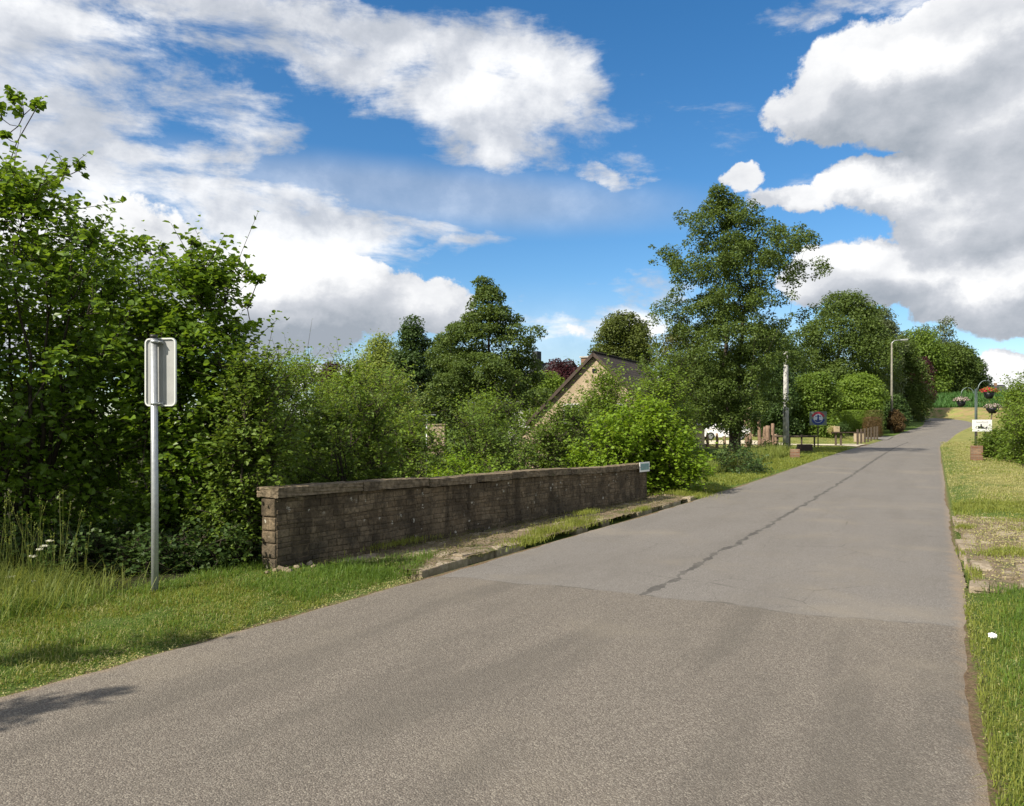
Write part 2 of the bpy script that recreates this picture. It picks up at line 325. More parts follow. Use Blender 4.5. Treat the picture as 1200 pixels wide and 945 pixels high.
    c = t.mix(t.math('MULTIPLY', cm, .45), c, (.06, .055, .05))
    # ragged tar line where the two surfacings meet
    e = t.math('LESS_THAN', t.math('ABSOLUTE', t.math('SUBTRACT', t.math('ADD', s, t.math('MULTIPLY', t.math('SUBTRACT', w, .5), .5)), 8.59)), t.mr(t.noise(uv, 3.2, 3), .42, .7, 0, .035))
    c = t.mix(t.math('MULTIPLY', e, .45), c, (.065, .06, .052))
    h = t.math('ADD', t.math('MULTIPLY', t.math('SUBTRACT', 1, vd), t.math('ADD', .25, near)), t.math('MULTIPLY', nn, .5))
    t.fin(t.pr(c, t.mr(fr, 0, 1, .8, .95), .16, nrm=t.bump(h, .55, .008)))
m_road()
def m_ground():
    t = NT('turf'); p = t.pos(); uv = t.uv(); s, u = t.sep(uv)[0], t.sep(uv)[1]; n = t.noise(p, 1.1, 6, .6); f = t.noise(p, 26, 6, .75); b = t.noise(p, .35, 3)
    g = t.ramp(f, (.30, (.040, .070, .014)), (.52, (.090, .140, .028)), (.72, (.165, .210, .055)))
    dry = t.ramp(f, (.3, (.16, .15, .05)), (.55, (.30, .275, .10)), (.75, (.42, .38, .17)))
    right = t.math('MULTIPLY', t.mr(s, 19.2, 21.5), t.mr(u, 2.9, 3.6)); right = t.math('MULTIPLY', right, t.mr(n, .35, .55, .35, 1))
    fl = t.attr('dry')
    c = t.mix(t.math('MAXIMUM', t.math('MULTIPLY', right, .8), t.math('MULTIPLY', fl, t.mr(n, .35, .6, .3, 1))), g, dry)
    c = t.mix(t.math('MULTIPLY', t.attr('bare'), t.mr(t.noise(p, .8, 5, .6), .42, .58)), c, (.27, .19, .10))
    au = t.math('ABSOLUTE', u); au = t.math('ADD', au, t.math('MULTIPLY', t.math('SUBTRACT', f, .5), .5))
    dirt = t.ramp(t.noise(p, 45, 6, .75), (.32, (.075, .052, .035)), (.55, (.20, .14, .09)), (.72, (.36, .27, .18)))
    c = t.mix(t.math('MULTIPLY', t.mr(au, 2.68, 2.56), t.math('LESS_THAN', s, 70)), c, dirt)
    c = t.mix(t.mr(t.attr('painted_shade_soil'), .2, .8, 0, .9), c, (.035, .030, .018))  # bare soil, with the shade under the shrubs painted into its dark colour
    return t.fin(t.pr(c, .95, .1, nrm=t.bump(f, 1, .04)))
m_ground()
def m_gravel(name, c, d):
    t = NT(name); p = t.pos(); v = t.sep(t.voro(p, 30, out=1))[0]; n = t.noise(p, 1.5, 5)
    return t.fin(t.pr(t.mix(t.mr(n, .35, .7, 0, .4), t.mix(v, c, d), tuple(x * .6 for x in d)), .95, .1))
m_gravel('pale_gravel', (.60, .54, .42), (.44, .39, .29)); m_gravel('grey_gravel', (.24, .23, .21), (.16, .15, .14))

# ------------------------------------------------------------------ helpers
def tag(o, label=None, cat=None, group=None, kind=None):
    if label: o['label'] = label
    if cat: o['category'] = cat
    if group: o['group'] = group
    if kind: o['kind'] = kind
    return o
def empty(name, loc, label, cat, group=None, rz=0.):
    o = bpy.data.objects.new(name, None); COL.objects.link(o); o.location = loc; o.rotation_euler = (0, 0, rz); o.empty_display_size = .2
    return tag(o, label, cat, group)
def link(name, me, mat, parent=None, loc=None):
    o = bpy.data.objects.new(name, me); COL.objects.link(o)
    if mat: me.materials.append(MATS[mat])
    if parent: o.parent = parent
    if loc is not None: o.location = loc
    return o
def world_child(o, parent):
    """geometry written in world coordinates, parent an unrotated empty: shift it into the parent's frame"""
    l = parent.location; o.parent = parent; o.data.transform(Matrix.Translation((-l[0], -l[1], -l[2])))
    return o
def npmesh(name, V, F, rnd=None, uv=None, smooth=False):
    """V (n,3); F (m,k) or list of arrays with different k"""
    Fs = F if isinstance(F, list) else [F]
    me = bpy.data.meshes.new(name); V = np.asarray(V, np.float32)
    me.vertices.add(len(V)); me.vertices.foreach_set('co', V.ravel())
    tot = sum(f.size for f in Fs); nf = sum(len(f) for f in Fs)
    me.loops.add(tot); me.polygons.add(nf)
    me.loops.foreach_set('vertex_index', np.concatenate([f.ravel() for f in Fs]).astype(np.int32))
    sizes = np.concatenate([np.full(len(f), f.shape[1]) for f in Fs]); st = np.concatenate([[0], np.cumsum(sizes)[:-1]])
    me.polygons.foreach_set('loop_start', st.astype(np.int32))
    try: me.polygons.foreach_set('loop_total', sizes.astype(np.int32))
    except Exception: pass
    me.update(calc_edges=True)
    if rnd is not None:
        a = me.attributes.new('rnd', 'FLOAT', 'FACE'); a.data.foreach_set('value', np.asarray(rnd, np.float32))
    if uv is not None:
        l = me.uv_layers.new(name='su'); vi = np.concatenate([f.ravel() for f in Fs]); l.data.foreach_set('uv', np.asarray(uv, np.float32)[vi].ravel())
    me.polygons.foreach_set('use_smooth', np.full(nf, smooth))
    return me
class BM:
    """collects shapes as ONE mesh"""
    def __init__(s): s.b = bmesh.new()
    def box(s, c, d, rz=0., bev=0., rx=0., ry=0.):
        m = Matrix.Translation(c) @ Matrix.Rotation(rz, 4, 'Z') @ Matrix.Rotation(ry, 4, 'Y') @ Matrix.Rotation(rx, 4, 'X') @ Matrix.Diagonal((d[0], d[1], d[2], 1))
        r = bmesh.ops.create_cube(s.b, size=1, matrix=m)
        if bev: bmesh.ops.bevel(s.b, geom=list({e for v in r['verts'] for e in v.link_edges}), offset=bev, segments=2, affect='EDGES', profile=.6)
        return s
    def tube(s, pts, rad, n=10, cap=True):
        pts = [Vector(p) for p in pts]; rad = rad if hasattr(rad, '__len__') else [rad] * len(pts); rings = []
        a = Vector((0, 0, 1)) if abs((pts[1] - pts[0]).normalized().z) < .9 else Vector((1, 0, 0))
        for i, p in enumerate(pts):
            d = (pts[min(i + 1, len(pts) - 1)] - pts[max(i - 1, 0)]).normalized(); x = a.cross(d).normalized(); y = d.cross(x)
            rings.append([s.b.verts.new(p + (x * math.cos(k * 2 * math.pi / n) + y * math.sin(k * 2 * math.pi / n)) * rad[i]) for k in range(n)])
        for r0, r1 in zip(rings, rings[1:]):
            for k in range(n): s.b.faces.new((r0[k], r0[(k + 1) % n], r1[(k + 1) % n], r1[k])).smooth = True
        if cap: s.b.faces.new(rings[0][::-1]); s.b.faces.new(rings[-1])
        return s
    def prism(s, poly, mtx, depth):
        """outline (x,z) extruded along y, both placed with a matrix"""
        f = [s.b.verts.new(mtx @ Vector((x, 0, z))) for x, z in poly]; k = [s.b.verts.new(mtx @ Vector((x, depth, z))) for x, z in poly]
        s.b.faces.new(f); s.b.faces.new(k[::-1])
        for i in range(len(poly)): j = (i + 1) % len(poly); s.b.faces.new((f[j], f[i], k[i], k[j]))
        return s
    def mesh(s, name):
        bmesh.ops.recalc_face_normals(s.b, faces=s.b.faces[:]); me = bpy.data.meshes.new(name); s.b.to_mesh(me); s.b.free(); return me
    def make(s, name, mat, parent=None): return link(name, s.mesh(name), mat, parent)
def box_uv(me):
    """planar uv in metres on each face"""
    l = me.uv_layers.new(name='m')
    for p in me.polygons:
        n = p.normal
        for li in p.loop_indices:
            co = me.vertices[me.loops[li].vertex_index].co
            l.data[li].uv = (co.x, co.y) if abs(n.z) > .7 else ((co.y, co.z) if abs(n.x) > abs(n.y) else (co.x, co.z))
def unit(v): return v / np.maximum(np.linalg.norm(v, axis=-1, keepdims=True), 1e-9)
def smooth01(x): x = np.clip(x, 0, 1); return x * x * (3 - 2 * x)

# road frame: s along the road, u to its right
A_ = math.atan(.54); SD = np.array((math.sin(A_), math.cos(A_))); UD = np.array((math.cos(A_), -math.sin(A_))); O_ = np.array((-2.7, 0.))
def SU(s, u): s = np.asarray(s, float); u = np.asarray(u, float); return O_[0] + s * SD[0] + u * UD[0], O_[1] + s * SD[1] + u * UD[1]
def XY(X, Y): dx, dy = np.asarray(X, float) - O_[0], np.asarray(Y, float) - O_[1]; return dx * SD[0] + dy * SD[1], dx * UD[0] + dy * UD[1]
HW = 2.6
knots = [(SU(s, 0)[0], SU(s, 0)[1], z) for s, z in ((-45, 0), (-20, 0), (0, 0), (10, 0), (18, .0), (30, .13), (44, .34), (56, .48), (66, .56))]
knots += [(34.2, 67, .84), (42.6, 80, 1.62), (50.5, 91, 2.35), (55.6, 100, 2.9), (58.2, 107, 3.35), (57.6, 113, 3.75), (53, 118, 4.1), (46, 121.5, 4.3), (36, 124, 4.4), (20, 126, 4.4)]
K = np.array([(float(a), float(b), float(c)) for a, b, c in knots])
def _spline(K, step=.5):
    d = np.concatenate([[0], np.cumsum(np.linalg.norm(np.diff(K[:, :2], axis=0), axis=1))]); t = np.arange(0, d[-1], step)
    P = np.stack([np.interp(t, d, K[:, i]) for i in range(3)], 1)
    for _ in range(3):
        k = np.ones(13) / 13; Q = np.pad(P, ((6, 6), (0, 0)), mode='reflect', reflect_type='odd'); P = np.stack([np.convolve(Q[:, i], k, 'valid') for i in range(3)], 1)
    return P
RC = _spline(K)
CTRL = np.array([(-8, 5, -.12), (-20, 5, -.3), (-6, 9, -.2), (-7, 13, -1.2), (-2, 18, -1.8), (-10, 20, -1.8), (3, 27, -1.8), (9, 34, -1.0), (-25, 25, -1.5), (-40, 40, -1), (0, 40, -1.), (12, 45, -.3), (-10, 55, -.8), (5, 52, -.8),
    (19, 66, .92), (16, 58, .45), (22, 60, .58), (25, 72, 1.2), (30, 80, 2), (38, 88, 3), (45, 100, 3.8), (20, 90, 1.5), (0, 90, 0), (-40, 90, 0), (60, 126, 5.3), (75, 126, 5.5), (50, 131, 5.8), (60, 138, 7.2), (85, 138, 7.3), (70, 150, 8.6), (90, 150, 8.6), (70, 190, 10), (100, 190, 10.5), (0, 200, 3), (-100, 200, 3),
    (8, 2, -.03), (12, 12, -.3), (14.5, 17, -1.2), (20, 22, -1.5), (28, 35, -.9), (35, 45, 0), (48, 60, 1.2), (60, 80, 3.2), (70, 100, 4.2), (80, 115, 5.0), (60, 20, -1), (100, 60, 2), (150, 100, 8), (0, -20, 0), (-12, -10, 0), (20, -20, 0), (400, 400, 14), (-400, 400, 6), (0, 600, 10), (1500, 1500, 20), (-1500, 1500, 20)], float)
def H(X, Y, full=False):
    X = np.atleast_1d(np.asarray(X, float)); Y = np.atleast_1d(np.asarray(Y, float)); out = np.empty(len(X)); dd = np.empty(len(X))
    for a in range(0, len(X), 4000):
        x, y = X[a:a + 4000], Y[a:a + 4000]
        w = 1 / (((x[:, None] - CTRL[:, 0]) ** 2 + (y[:, None] - CTRL[:, 1]) ** 2) ** 1.6 + 1.0); base = (w * CTRL[:, 2]).sum(1) / w.sum(1)
        d2 = (x[:, None] - RC[:, 0]) ** 2 + (y[:, None] - RC[:, 1]) ** 2; i = d2.argmin(1); d = np.sqrt(d2[np.arange(len(x)), i]); zr = RC[i, 2]
        k = smooth01((d - 4.8) / 4.0); z = zr * (1 - k) + base * k
        z = z + .05 * smooth01((d - 2.75) / .5) * (1 - k)                # verge stands a little proud of the road
        out[a:a + 4000] = z; dd[a:a + 4000] = d
    return (out, dd) if full else out
def h1(x, y): return float(H(x, y)[0])
def PX(x, y, Y): return Vector(((x - CX) / FPX * Y, Y, EYE + (HY - y) / FPX * Y))
def gx(x, Y): X = (x - CX) / FPX * Y; return Vector((X, Y, h1(X, Y)))

# ------------------------------------------------------------------ ground, road
def build_ground():
    def axis(parts):
        out = []
        for a, b, st in parts: out += list(np.arange(a, b - 1e-6, st))
        return np.array(out + [parts[-1][1]])
    S = axis([(-1500, -300, 200), (-300, -40, 20), (-40, -4, 2), (-4, 24, .25), (24, 80, .5), (80, 160, 1.), (160, 300, 5), (300, 2400, 100)])
    U = np.concatenate([axis([(-1500, -300, 150), (-300, -60, 12), (-60, -12, 1.5), (-12, -2.9, .25)]), [-2.75, -2.6, -2.45, -2.34, -2.25, -1.2, 0, 1.2, 2.25, 2.34, 2.45, 2.6, 2.75], axis([(2.9, 10, .25), (10, 60, 1.5), (60, 300, 12), (300, 1500, 150)])])
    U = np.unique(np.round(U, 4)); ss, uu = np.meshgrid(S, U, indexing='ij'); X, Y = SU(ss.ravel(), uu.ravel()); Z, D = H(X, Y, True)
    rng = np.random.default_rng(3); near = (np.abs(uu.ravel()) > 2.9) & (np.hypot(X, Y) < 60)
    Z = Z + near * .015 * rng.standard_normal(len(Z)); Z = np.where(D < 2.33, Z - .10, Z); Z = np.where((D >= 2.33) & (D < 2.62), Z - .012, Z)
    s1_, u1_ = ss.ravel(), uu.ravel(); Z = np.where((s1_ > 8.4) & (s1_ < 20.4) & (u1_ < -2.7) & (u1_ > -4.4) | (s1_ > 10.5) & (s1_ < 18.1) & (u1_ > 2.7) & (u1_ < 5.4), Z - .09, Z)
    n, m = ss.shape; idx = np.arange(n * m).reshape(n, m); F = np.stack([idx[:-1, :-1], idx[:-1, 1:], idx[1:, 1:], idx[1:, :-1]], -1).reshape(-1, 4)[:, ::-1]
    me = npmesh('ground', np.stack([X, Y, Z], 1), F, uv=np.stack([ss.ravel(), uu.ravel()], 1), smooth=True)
    def va(nm, v): a = me.attributes.new(nm, 'FLOAT', 'POINT'); a.data.foreach_set('value', v.astype(np.float32))
    s_, u_ = ss.ravel(), uu.ravel()
    va('painted_shade_soil', ((u_ < -5.4) & (s_ < 46) & (s_ > -12) | (u_ < -4.60) & (s_ > 5.4) & (s_ < 20) | ((u_ < -5.0) & (s_ > 19) & (s_ < 42)) | ((u_ > 5.2) & (s_ > 18) & (s_ < 70))).astype(float))
    va('dry', np.where(((Y > 100) & (X > 40)), .10, 0.) + np.where((Y > 56) & (Y < 85) & (X > 14) & (X < 34), .7, 0.))
    va('bare', np.where((Y > 116) & (Y < 125) & (X > 55), 1., 0.) + np.where((X > 60) & (X < 75) & (Y > 100) & (Y < 117), .8, 0.) + np.where((Y > 57) & (Y < 62) & (X > 8) & (X < 20), .8, 0))
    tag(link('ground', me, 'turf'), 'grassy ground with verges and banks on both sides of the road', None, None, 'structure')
build_ground()

def build_road():
    P = RC; T = np.gradient(P[:, :2], axis=0); T = unit(T); Nn = np.stack([T[:, 1], -T[:, 0]], 1)
    # finer near the camera
    d = np.concatenate([[0], np.cumsum(np.linalg.norm(np.diff(P[:, :2], axis=0), axis=1))]); s0 = XY(P[0, 0], P[0, 1])[0]
    t = np.concatenate([np.arange(0, 40, 1.), np.arange(40, 75, .08), np.arange(75, 110, .3), np.arange(110, d[-1] - .5, .8)])
    C = np.stack([np.interp(t, d, P[:, i]) for i in range(3)], 1); NN = np.stack([np.interp(t, d, Nn[:, i]) for i in range(2)], 1)
    rng = np.random.default_rng(5)
    def wob(n, a, sm):
        w = rng.standard_normal(n); k = np.hanning(sm); k /= k.sum(); w = np.convolve(w, k, 'same'); return a * w / w.std()
    el = -HW + wob(len(t), .014, 7) + wob(len(t), .03, 61); er = HW + wob(len(t), .009, 7) + wob(len(t), .022, 61)
    rows = []; uvs = []
    fr = np.array([-1, -.97, -.8, -.5, -.2, 0, .2, .5, .8, .97, 1])
    for f in fr:
        u = np.where(f < 0, -f * el, f * er) if f != 0 else np.zeros(len(t)); edge = -.014 if abs(f) == 1 else .006
        rows.append(np.stack([C[:, 0] + NN[:, 0] * u, C[:, 1] + NN[:, 1] * u, C[:, 2] + .012 * (1 - f * f) + edge + .0], 1)); uvs.append(np.stack([t + s0, u], 1))
    V = np.stack(rows, 1).reshape(-1, 3); uv = np.stack(uvs, 1).reshape(-1, 2); n, m = len(t), len(fr); idx = np.arange(n * m).reshape(n, m)
    F = np.stack([idx[:-1, :-1], idx[:-1, 1:], idx[1:, 1:], idx[1:, :-1]], -1).reshape(-1, 4)[:, ::-1]
    me = npmesh('road', V, F, uv=uv, smooth=True)
    if me.polygons[0].normal.z < 0: me.flip_normals()
    tag(link('road', me, 'asphalt'), 'grey country road with a sealed joint along its middle', None, None, 'structure')
build_road()

def sheet(name, pts, mat, lift, label, step=1.0, kind='structure'):
    """a strip of surface draped on the ground between two polylines of (X,Y)"""
    L_, R_ = [np.array(q, float) for q in pts]
    def rs(q, n):
        d = np.concatenate([[0], np.cumsum(np.linalg.norm(np.diff(q, axis=0), axis=1))]); t = np.linspace(0, d[-1], n); return np.stack([np.interp(t, d, q[:, 0]), np.interp(t, d, q[:, 1])], 1)
    n = max(8, int(np.linalg.norm(L_[-1] - L_[0]) / step)); a, b = rs(L_, n), rs(R_, n); m = 7; rows = [a * (1 - k) + b * k for k in np.linspace(0, 1, m)]
    G = np.stack(rows, 1).reshape(-1, 2); Z = H(G[:, 0], G[:, 1]) + lift; idx = np.arange(n * m).reshape(n, m)
    F = np.stack([idx[:-1, :-1], idx[:-1, 1:], idx[1:, 1:], idx[1:, :-1]], -1).reshape(-1, 4)
    me = npmesh(name, np.column_stack([G, Z]), F, smooth=True)
    if me.polygons[0].normal.z < 0: me.flip_normals()
    return tag(link(name, me, mat), label, None, None, kind)
q = lambda x, Y: ((x - CX) / FPX * Y, Y)
sheet('driveway', ([q(800, 66), q(880, 64.5), q(940, 62.5), q(985, 61), q(1014, 61.5)], [q(800, 63), q(880, 61.5), q(940, 59.5), q(975, 58), q(1004, 56.8)]), 'pale_gravel', .05, 'pale gravel drive running from the road towards the white car')
sheet('side_path', ([q(1000, 74.5), q(1030, 74.5), q(1047, 74)], [q(1000, 71), q(1025, 70), q(1040, 69)]), 'grey_gravel', .05, 'grey gravel path behind the row of short posts')

# pavements made of individual old stones set in soil
def paving(name, s0, s1, uin, uout, top, label, seed, kerb=True):
    rng = np.random.default_rng(seed); bm = BM(); rn = []; gone = .22 if seed == 11 else .05
    sgn = 1 if uout > uin else -1
    def stone(s, u, ls, lu, z, h):
        X, Y = SU(s, u + .05 * math.sin(s * 1.7)); n0 = len(bm.b.faces)
        bm.box((float(X), float(Y), z - h / 2), (lu, ls, h), -A_ + rng.normal(0, .04), min(.018, lu * .12), rng.normal(0, .02), rng.normal(0, .02)); bm.b.faces.ensure_lookup_table()
        rn.extend([rng.random()] * (len(bm.b.faces) - n0))
    u = uin
    s = s0
    while s < s1:                                     # kerb row
        l = rng.uniform(.3, .9)
        if rng.random() > gone: stone(s + l / 2, uin + sgn * .13 + rng.normal(0, .02), l - .02, rng.uniform(.16, .26), top + rng.normal(-.006, .013), .3)
        s += l
    u = uin + sgn * .30
    while abs(u - uin) < abs(uout - uin):
        w = rng.uniform(.14, .34); s = s0 + rng.uniform(0, .3)
        while s < s1 - .1:
            l = rng.uniform(.18, .55)
            if rng.random() > gone * .9: stone(s + l / 2, u + sgn * w / 2, l - .025, w - .025, top - .015 + rng.normal(0, .012), .2)
            s += l
        u += sgn * w
    me = bm.mesh(name); a = me.attributes.new('rnd', 'FLOAT', 'FACE'); rn = (rn + [.5] * len(me.polygons))[:len(me.polygons)]; a.data.foreach_set('value', rn)
    tag(link(name, me, 'paving_stone'), label, None, None, 'structure')
    ns, nu = int((s1 - s0) / .12), 14; S, U = np.meshgrid(np.linspace(s0, s1, ns), np.linspace(uin + sgn * .05, uout, nu), indexing='ij'); X, Y = SU(S.ravel(), U.ravel())
    Z = np.full(len(X), top - .010) + rng.normal(0, .009, len(X)); idx = np.arange(ns * nu).reshape(ns, nu); F = np.stack([idx[:-1, :-1], idx[:-1, 1:], idx[1:, 1:], idx[1:, :-1]], -1).reshape(-1, 4)
    me = npmesh('pavement_bed', np.column_stack([X, Y, Z]), F, smooth=True)
    if me.polygons[0].normal.z < 0: me.flip_normals()
    tag(link('pavement_bed', me, 'soil'), 'soil between the stones of the ' + name.replace('_', ' '), None, None, 'structure')
paving('pavement', 8.6, 20.6, -2.74, -4.3, .048, 'old stone pavement between the road and the parapet wall', 11)
paving('stone_path', 10.35, 18.3, 2.66, 5.6, .045, 'worn flat stones beside the right edge of the road', 12)

# ------------------------------------------------------------------ leaves, plants
def leaf_geo(C, Nrm, Ax, Ln, Wd, fold=.18, two=True, rng=None):
    """C leaf base points; returns V, F, rnd.  two: six-point folded leaf, else a diamond"""
    Nrm = unit(Nrm); Ax = unit(Ax - (Ax * Nrm).sum(1, keepdims=True) * Nrm); Sd = np.cross(Nrm, Ax); L = Ln[:, None]; W = Wd[:, None] / 2; n = len(C)
    if two:
        T = [(0, 0, 0), (.28, 1, 1), (.68, .9, 1), (1, 0, -.6), (.68, -.9, 1), (.28, -1, 1)]
        V = np.stack([C + Ax * L * a + Sd * W * b + Nrm * W * fold * 2 * c for a, b, c in T], 1).reshape(-1, 3); i = np.arange(n)[:, None] * 6
        F = np.concatenate([i + [0, 1, 2, 3], i + [0, 3, 4, 5]], 0); r = rng.random(n); return V, F, np.concatenate([r, r])
    T = [(0, 0, 0), (.5, 1, 1), (1, 0, 0), (.5, -1, .2)]
    V = np.stack([C + Ax * L * a + Sd * W * b + Nrm * W * fold * c for a, b, c in T], 1).reshape(-1, 3); i = np.arange(n)[:, None] * 4
    return V, i + [0, 1, 2, 3], rng.random(n)

def tubes_np(segs, nside=5):
    """segs: list of (p0, r0, p1, r1)"""
    P0 = np.array([s[0] for s in segs], float); P1 = np.array([s[2] for s in segs], float); r0 = np.array([s[1] for s in segs]); r1 = np.array([s[3] for s in segs])
    D = unit(P1 - P0); a = np.where(np.abs(D[:, 2:3]) < .9, np.array([[0, 0, 1.]]), np.array([[1., 0, 0]])); x = unit(np.cross(a, D)); y = np.cross(D, x)
    th = np.arange(nside) * 2 * np.pi / nside; ring = x[:, None] * np.cos(th)[None, :, None] + y[:, None] * np.sin(th)[None, :, None]
    V = np.concatenate([P0[:, None] + ring * r0[:, None, None], P1[:, None] + ring * r1[:, None, None]], 1).reshape(-1, 3); n = len(segs); b = np.arange(n)[:, None] * 2 * nside
    F = np.concatenate([b + np.array([[k, (k + 1) % nside, nside + (k + 1) % nside, nside + k]]) for k in range(nside)], 0)
    return V, F

def plant(kind, label, cat, X, Y, prof, leaf, nclump, rc, per, lsize, seed=0, group=None, trunk_r=.15, stems=1, bark='bark', mode='shell', two=False,
          depth=1.0, z0=None, edge=.40, squash=.75, up=.45, trunk_top=.85, lump=.22, spikes=0, aspect=.75, parts=('trunk', 'crown'), gaps=0., droop=0., clumprange=(.6, 1.35), extra=()):
    """prof: [(z, dx, r)] absolute heights; crown of leaf clumps carried on limbs grown to them"""
    rng = np.random.default_rng(seed); z0 = h1(X, Y) - .05 if z0 is None else z0
    prof = sorted(prof); pz = np.array([p[0] for p in prof]); pd = np.array([p[1] for p in prof]); pr = np.array([p[2] for p in prof])
    zz = np.linspace(pz[0], pz[-1], 200); w = np.interp(zz, pz, pr) ** 1.25 + .02; cdf = np.cumsum(w) / w.sum()
    z = np.interp(rng.random(nclump), cdf, zz); th = rng.uniform(0, 2 * np.pi, nclump); r = np.interp(z, pz, pr)
    ph = rng.uniform(0, 6.3, 6); lm = 1 + lump * (np.sin(2 * th + ph[0] + z * 2.2 / max(rc, .3) * .5) * .5 + np.sin(3 * th + ph[1] - z * 1.3 / max(rc, .3)) * .5)
    rcl = rc * rng.uniform(clumprange[0], clumprange[1], nclump)
    rho = np.maximum(r * lm - rcl * .55, 0) * rng.random(nclump) ** edge
    c = np.stack([X + np.interp(z, pz, pd) + rho * np.cos(th), Y + rho * np.sin(th) * depth, z], 1)
    if extra:
        e = np.array(extra, float); c = np.concatenate([c, e[:, :3]]); rcl = np.concatenate([rcl, e[:, 3]]); nclump = len(c)
    # wood: trunk(s) then every clump joined to the nearest wood below it
    nodes = []; par = []; rad = []; top = z0 + (pz[-1] - z0) * trunk_top
    segs = []; leader = []
    for k in range(stems):
        a = rng.uniform(0, 6.3); off = (.0 if stems == 1 else .12 * (top - z0) ** .5); lean = (.03 if stems == 1 else .16) * (top - z0)
        tp = [np.array((X + off * math.cos(a) * .4, Y + off * math.sin(a) * .4, z0))]; nseg = 9
        for i in range(1, nseg + 1):
            f = i / nseg; zt = z0 + (top - z0) * f
            tp.append(np.array((X + np.interp(zt, pz, pd) * f + off * math.cos(a) * .4 + lean * math.cos(a) * f ** 1.3 + rng.normal(0, .012) * (top - z0), Y + off * math.sin(a) * .4 + lean * math.sin(a) * f ** 1.3 + rng.normal(0, .012) * (top - z0), zt)))
        tr = trunk_r / (stems ** .5)
        for i in range(nseg):
            ra, rb = tr * (1 - .88 * (i / nseg) ** .8), tr * (1 - .88 * ((i + 1) / nseg) ** .8)
            if i == 0: ra *= 1.35
            segs.append((tp[i], ra, tp[i + 1], rb))
            if i > 0 or stems > 1: nodes.append(tp[i]); leader.append(ra)
        nodes.append(tp[-1]); leader.append(tr * .12)
    nodes = np.array(nodes); nr = np.array(leader); order = np.argsort(np.hypot(c[:, 0] - X, c[:, 1] - Y) + .3 * (c[:, 2] - z0))
    allp = np.empty((len(nodes) + nclump * 2, 3)); allr = np.empty(len(allp)); m = len(nodes); allp[:m] = nodes; allr[:m] = nr
    for i in order:
        t = c[i]; d = allp[:m] - t; cost = np.linalg.norm(d, axis=1) * (1 + 1.6 * (d[:, 2] > -.12 * np.linalg.norm(d, axis=1))) ; j = int(cost.argmin()); p = allp[j]; ln = np.linalg.norm(t - p)
        r0 = min(allr[j] * .62, max(.012, .020 * ln + .010)); r1 = max(r0 * .5, .006); mid = p * .5 + t * .5 + np.array((0, 0, -.08 * ln)) + rng.normal(0, .05 * ln + 1e-6, 3)
        segs.append((p, r0, mid, (r0 + r1) / 2)); segs.append((mid, (r0 + r1) / 2, t, r1)); allp[m] = mid; allr[m] = (r0 + r1) / 2; allp[m + 1] = t; allr[m + 1] = max(r1, .01); m += 2
    # leaves
    ctr = np.array((X, Y, (pz[0] + pz[-1]) / 2)); 
    if gaps: keep = rng.random(nclump) > gaps; cl, rl = c[keep], rcl[keep]
    else: cl, rl = c, rcl
    out = unit(cl - np.array((X, Y, 0)) * np.array((1, 1, 0)) - np.stack([np.zeros(len(cl)), np.zeros(len(cl)), cl[:, 2] - .35 * (cl[:, 2] - pz[0]) - 0], 1) * np.array((0, 0, 1)))
    if mode == 'shell':
        n = np.maximum((per * (rl / rc) ** 2).astype(int), 4); ci = np.repeat(np.arange(len(cl)), n); N = len(ci)
        d = unit(rng.standard_normal((N, 3)) + np.array((0, 0, .25)) + out[ci] * .35); rr = (rl[ci] * (.35 + .75 * rng.random(N) ** .6))[:, None]
        C = cl[ci] + d * rr * np.array((1, 1, squash)); 
        if droop: C[:, 2] -= droop * rng.random(N) ** 2 * rl[ci] * 3
        Nn = unit(d * .5 + np.array((0, 0, up)) + rng.standard_normal((N, 3)) * .42); Ax = rng.standard_normal((N, 3)) + d * .5 - np.array((0, 0, .4 + droop))
    else:
        ns = np.maximum((per * (rl / rc) ** 1.5).astype(int), 5); si = np.repeat(np.arange(len(cl)), ns); S_ = len(si); kk = 9
        d = unit(rng.standard_normal((S_, 3)) * .75 + out[si] * .8 + np.array((0, 0, .55))); o = cl[si] + unit(rng.standard_normal((S_, 3))) * (rl[si] * .35)[:, None]; ln = rl[si] * rng.uniform(.7, 1.5, S_)
        if spikes: sp = rng.random(S_) < spikes; ln = np.where(sp & (cl[si][:, 2] > pz[0] + .55 * (pz[-1] - pz[0])), ln * rng.uniform(1.5, 2.3, S_), ln)
        t = np.linspace(.12, 1, kk); side = unit(np.cross(d, rng.standard_normal((S_, 3))))
        tt = t[None, :, None]; bend = np.array((0, 0, -.18)) * (tt ** 2) * ln[:, None, None]
        B = o[:, None] + d[:, None] * tt * ln[:, None, None] + bend; sg = np.where(np.arange(kk) % 2, 1., -1.)[None, :, None]
        Ax = side[:, None] * sg + d[:, None] * .55 + rng.standard_normal((S_, kk, 3)) * .25 - np.array((0, 0, .15)); C = B.reshape(-1, 3); Ax = Ax.reshape(-1, 3)
        Nn = unit(np.array((0, 0, .8)) + rng.standard_normal((len(C), 3)) * .45 + np.repeat(out[si], kk, 0) * .3)
        for q_ in np.nonzero(rng.random(S_) < (.5 if S_ < 4000 else .2))[0]:
            e = o[q_] + d[q_] * ln[q_] + np.array((0, 0, -.18)) * ln[q_]; mm = o[q_] + d[q_] * ln[q_] * .5 + np.array((0, 0, -.045)) * ln[q_]
            segs.append((cl[si[q_]], .006, mm, .004)); segs.append((mm, .004, e, .002))
    N = len(C); L = lsize * (.45 + .85 * rng.random(N) ** .8); V, F, rn = leaf_geo(C, Nn, Ax, L, L * aspect, two=two, rng=rng)
    root = empty(kind, (X, Y, z0), label, cat, group); off = np.array((X, Y, z0)); Vt, Ft = tubes_np(segs, 6)
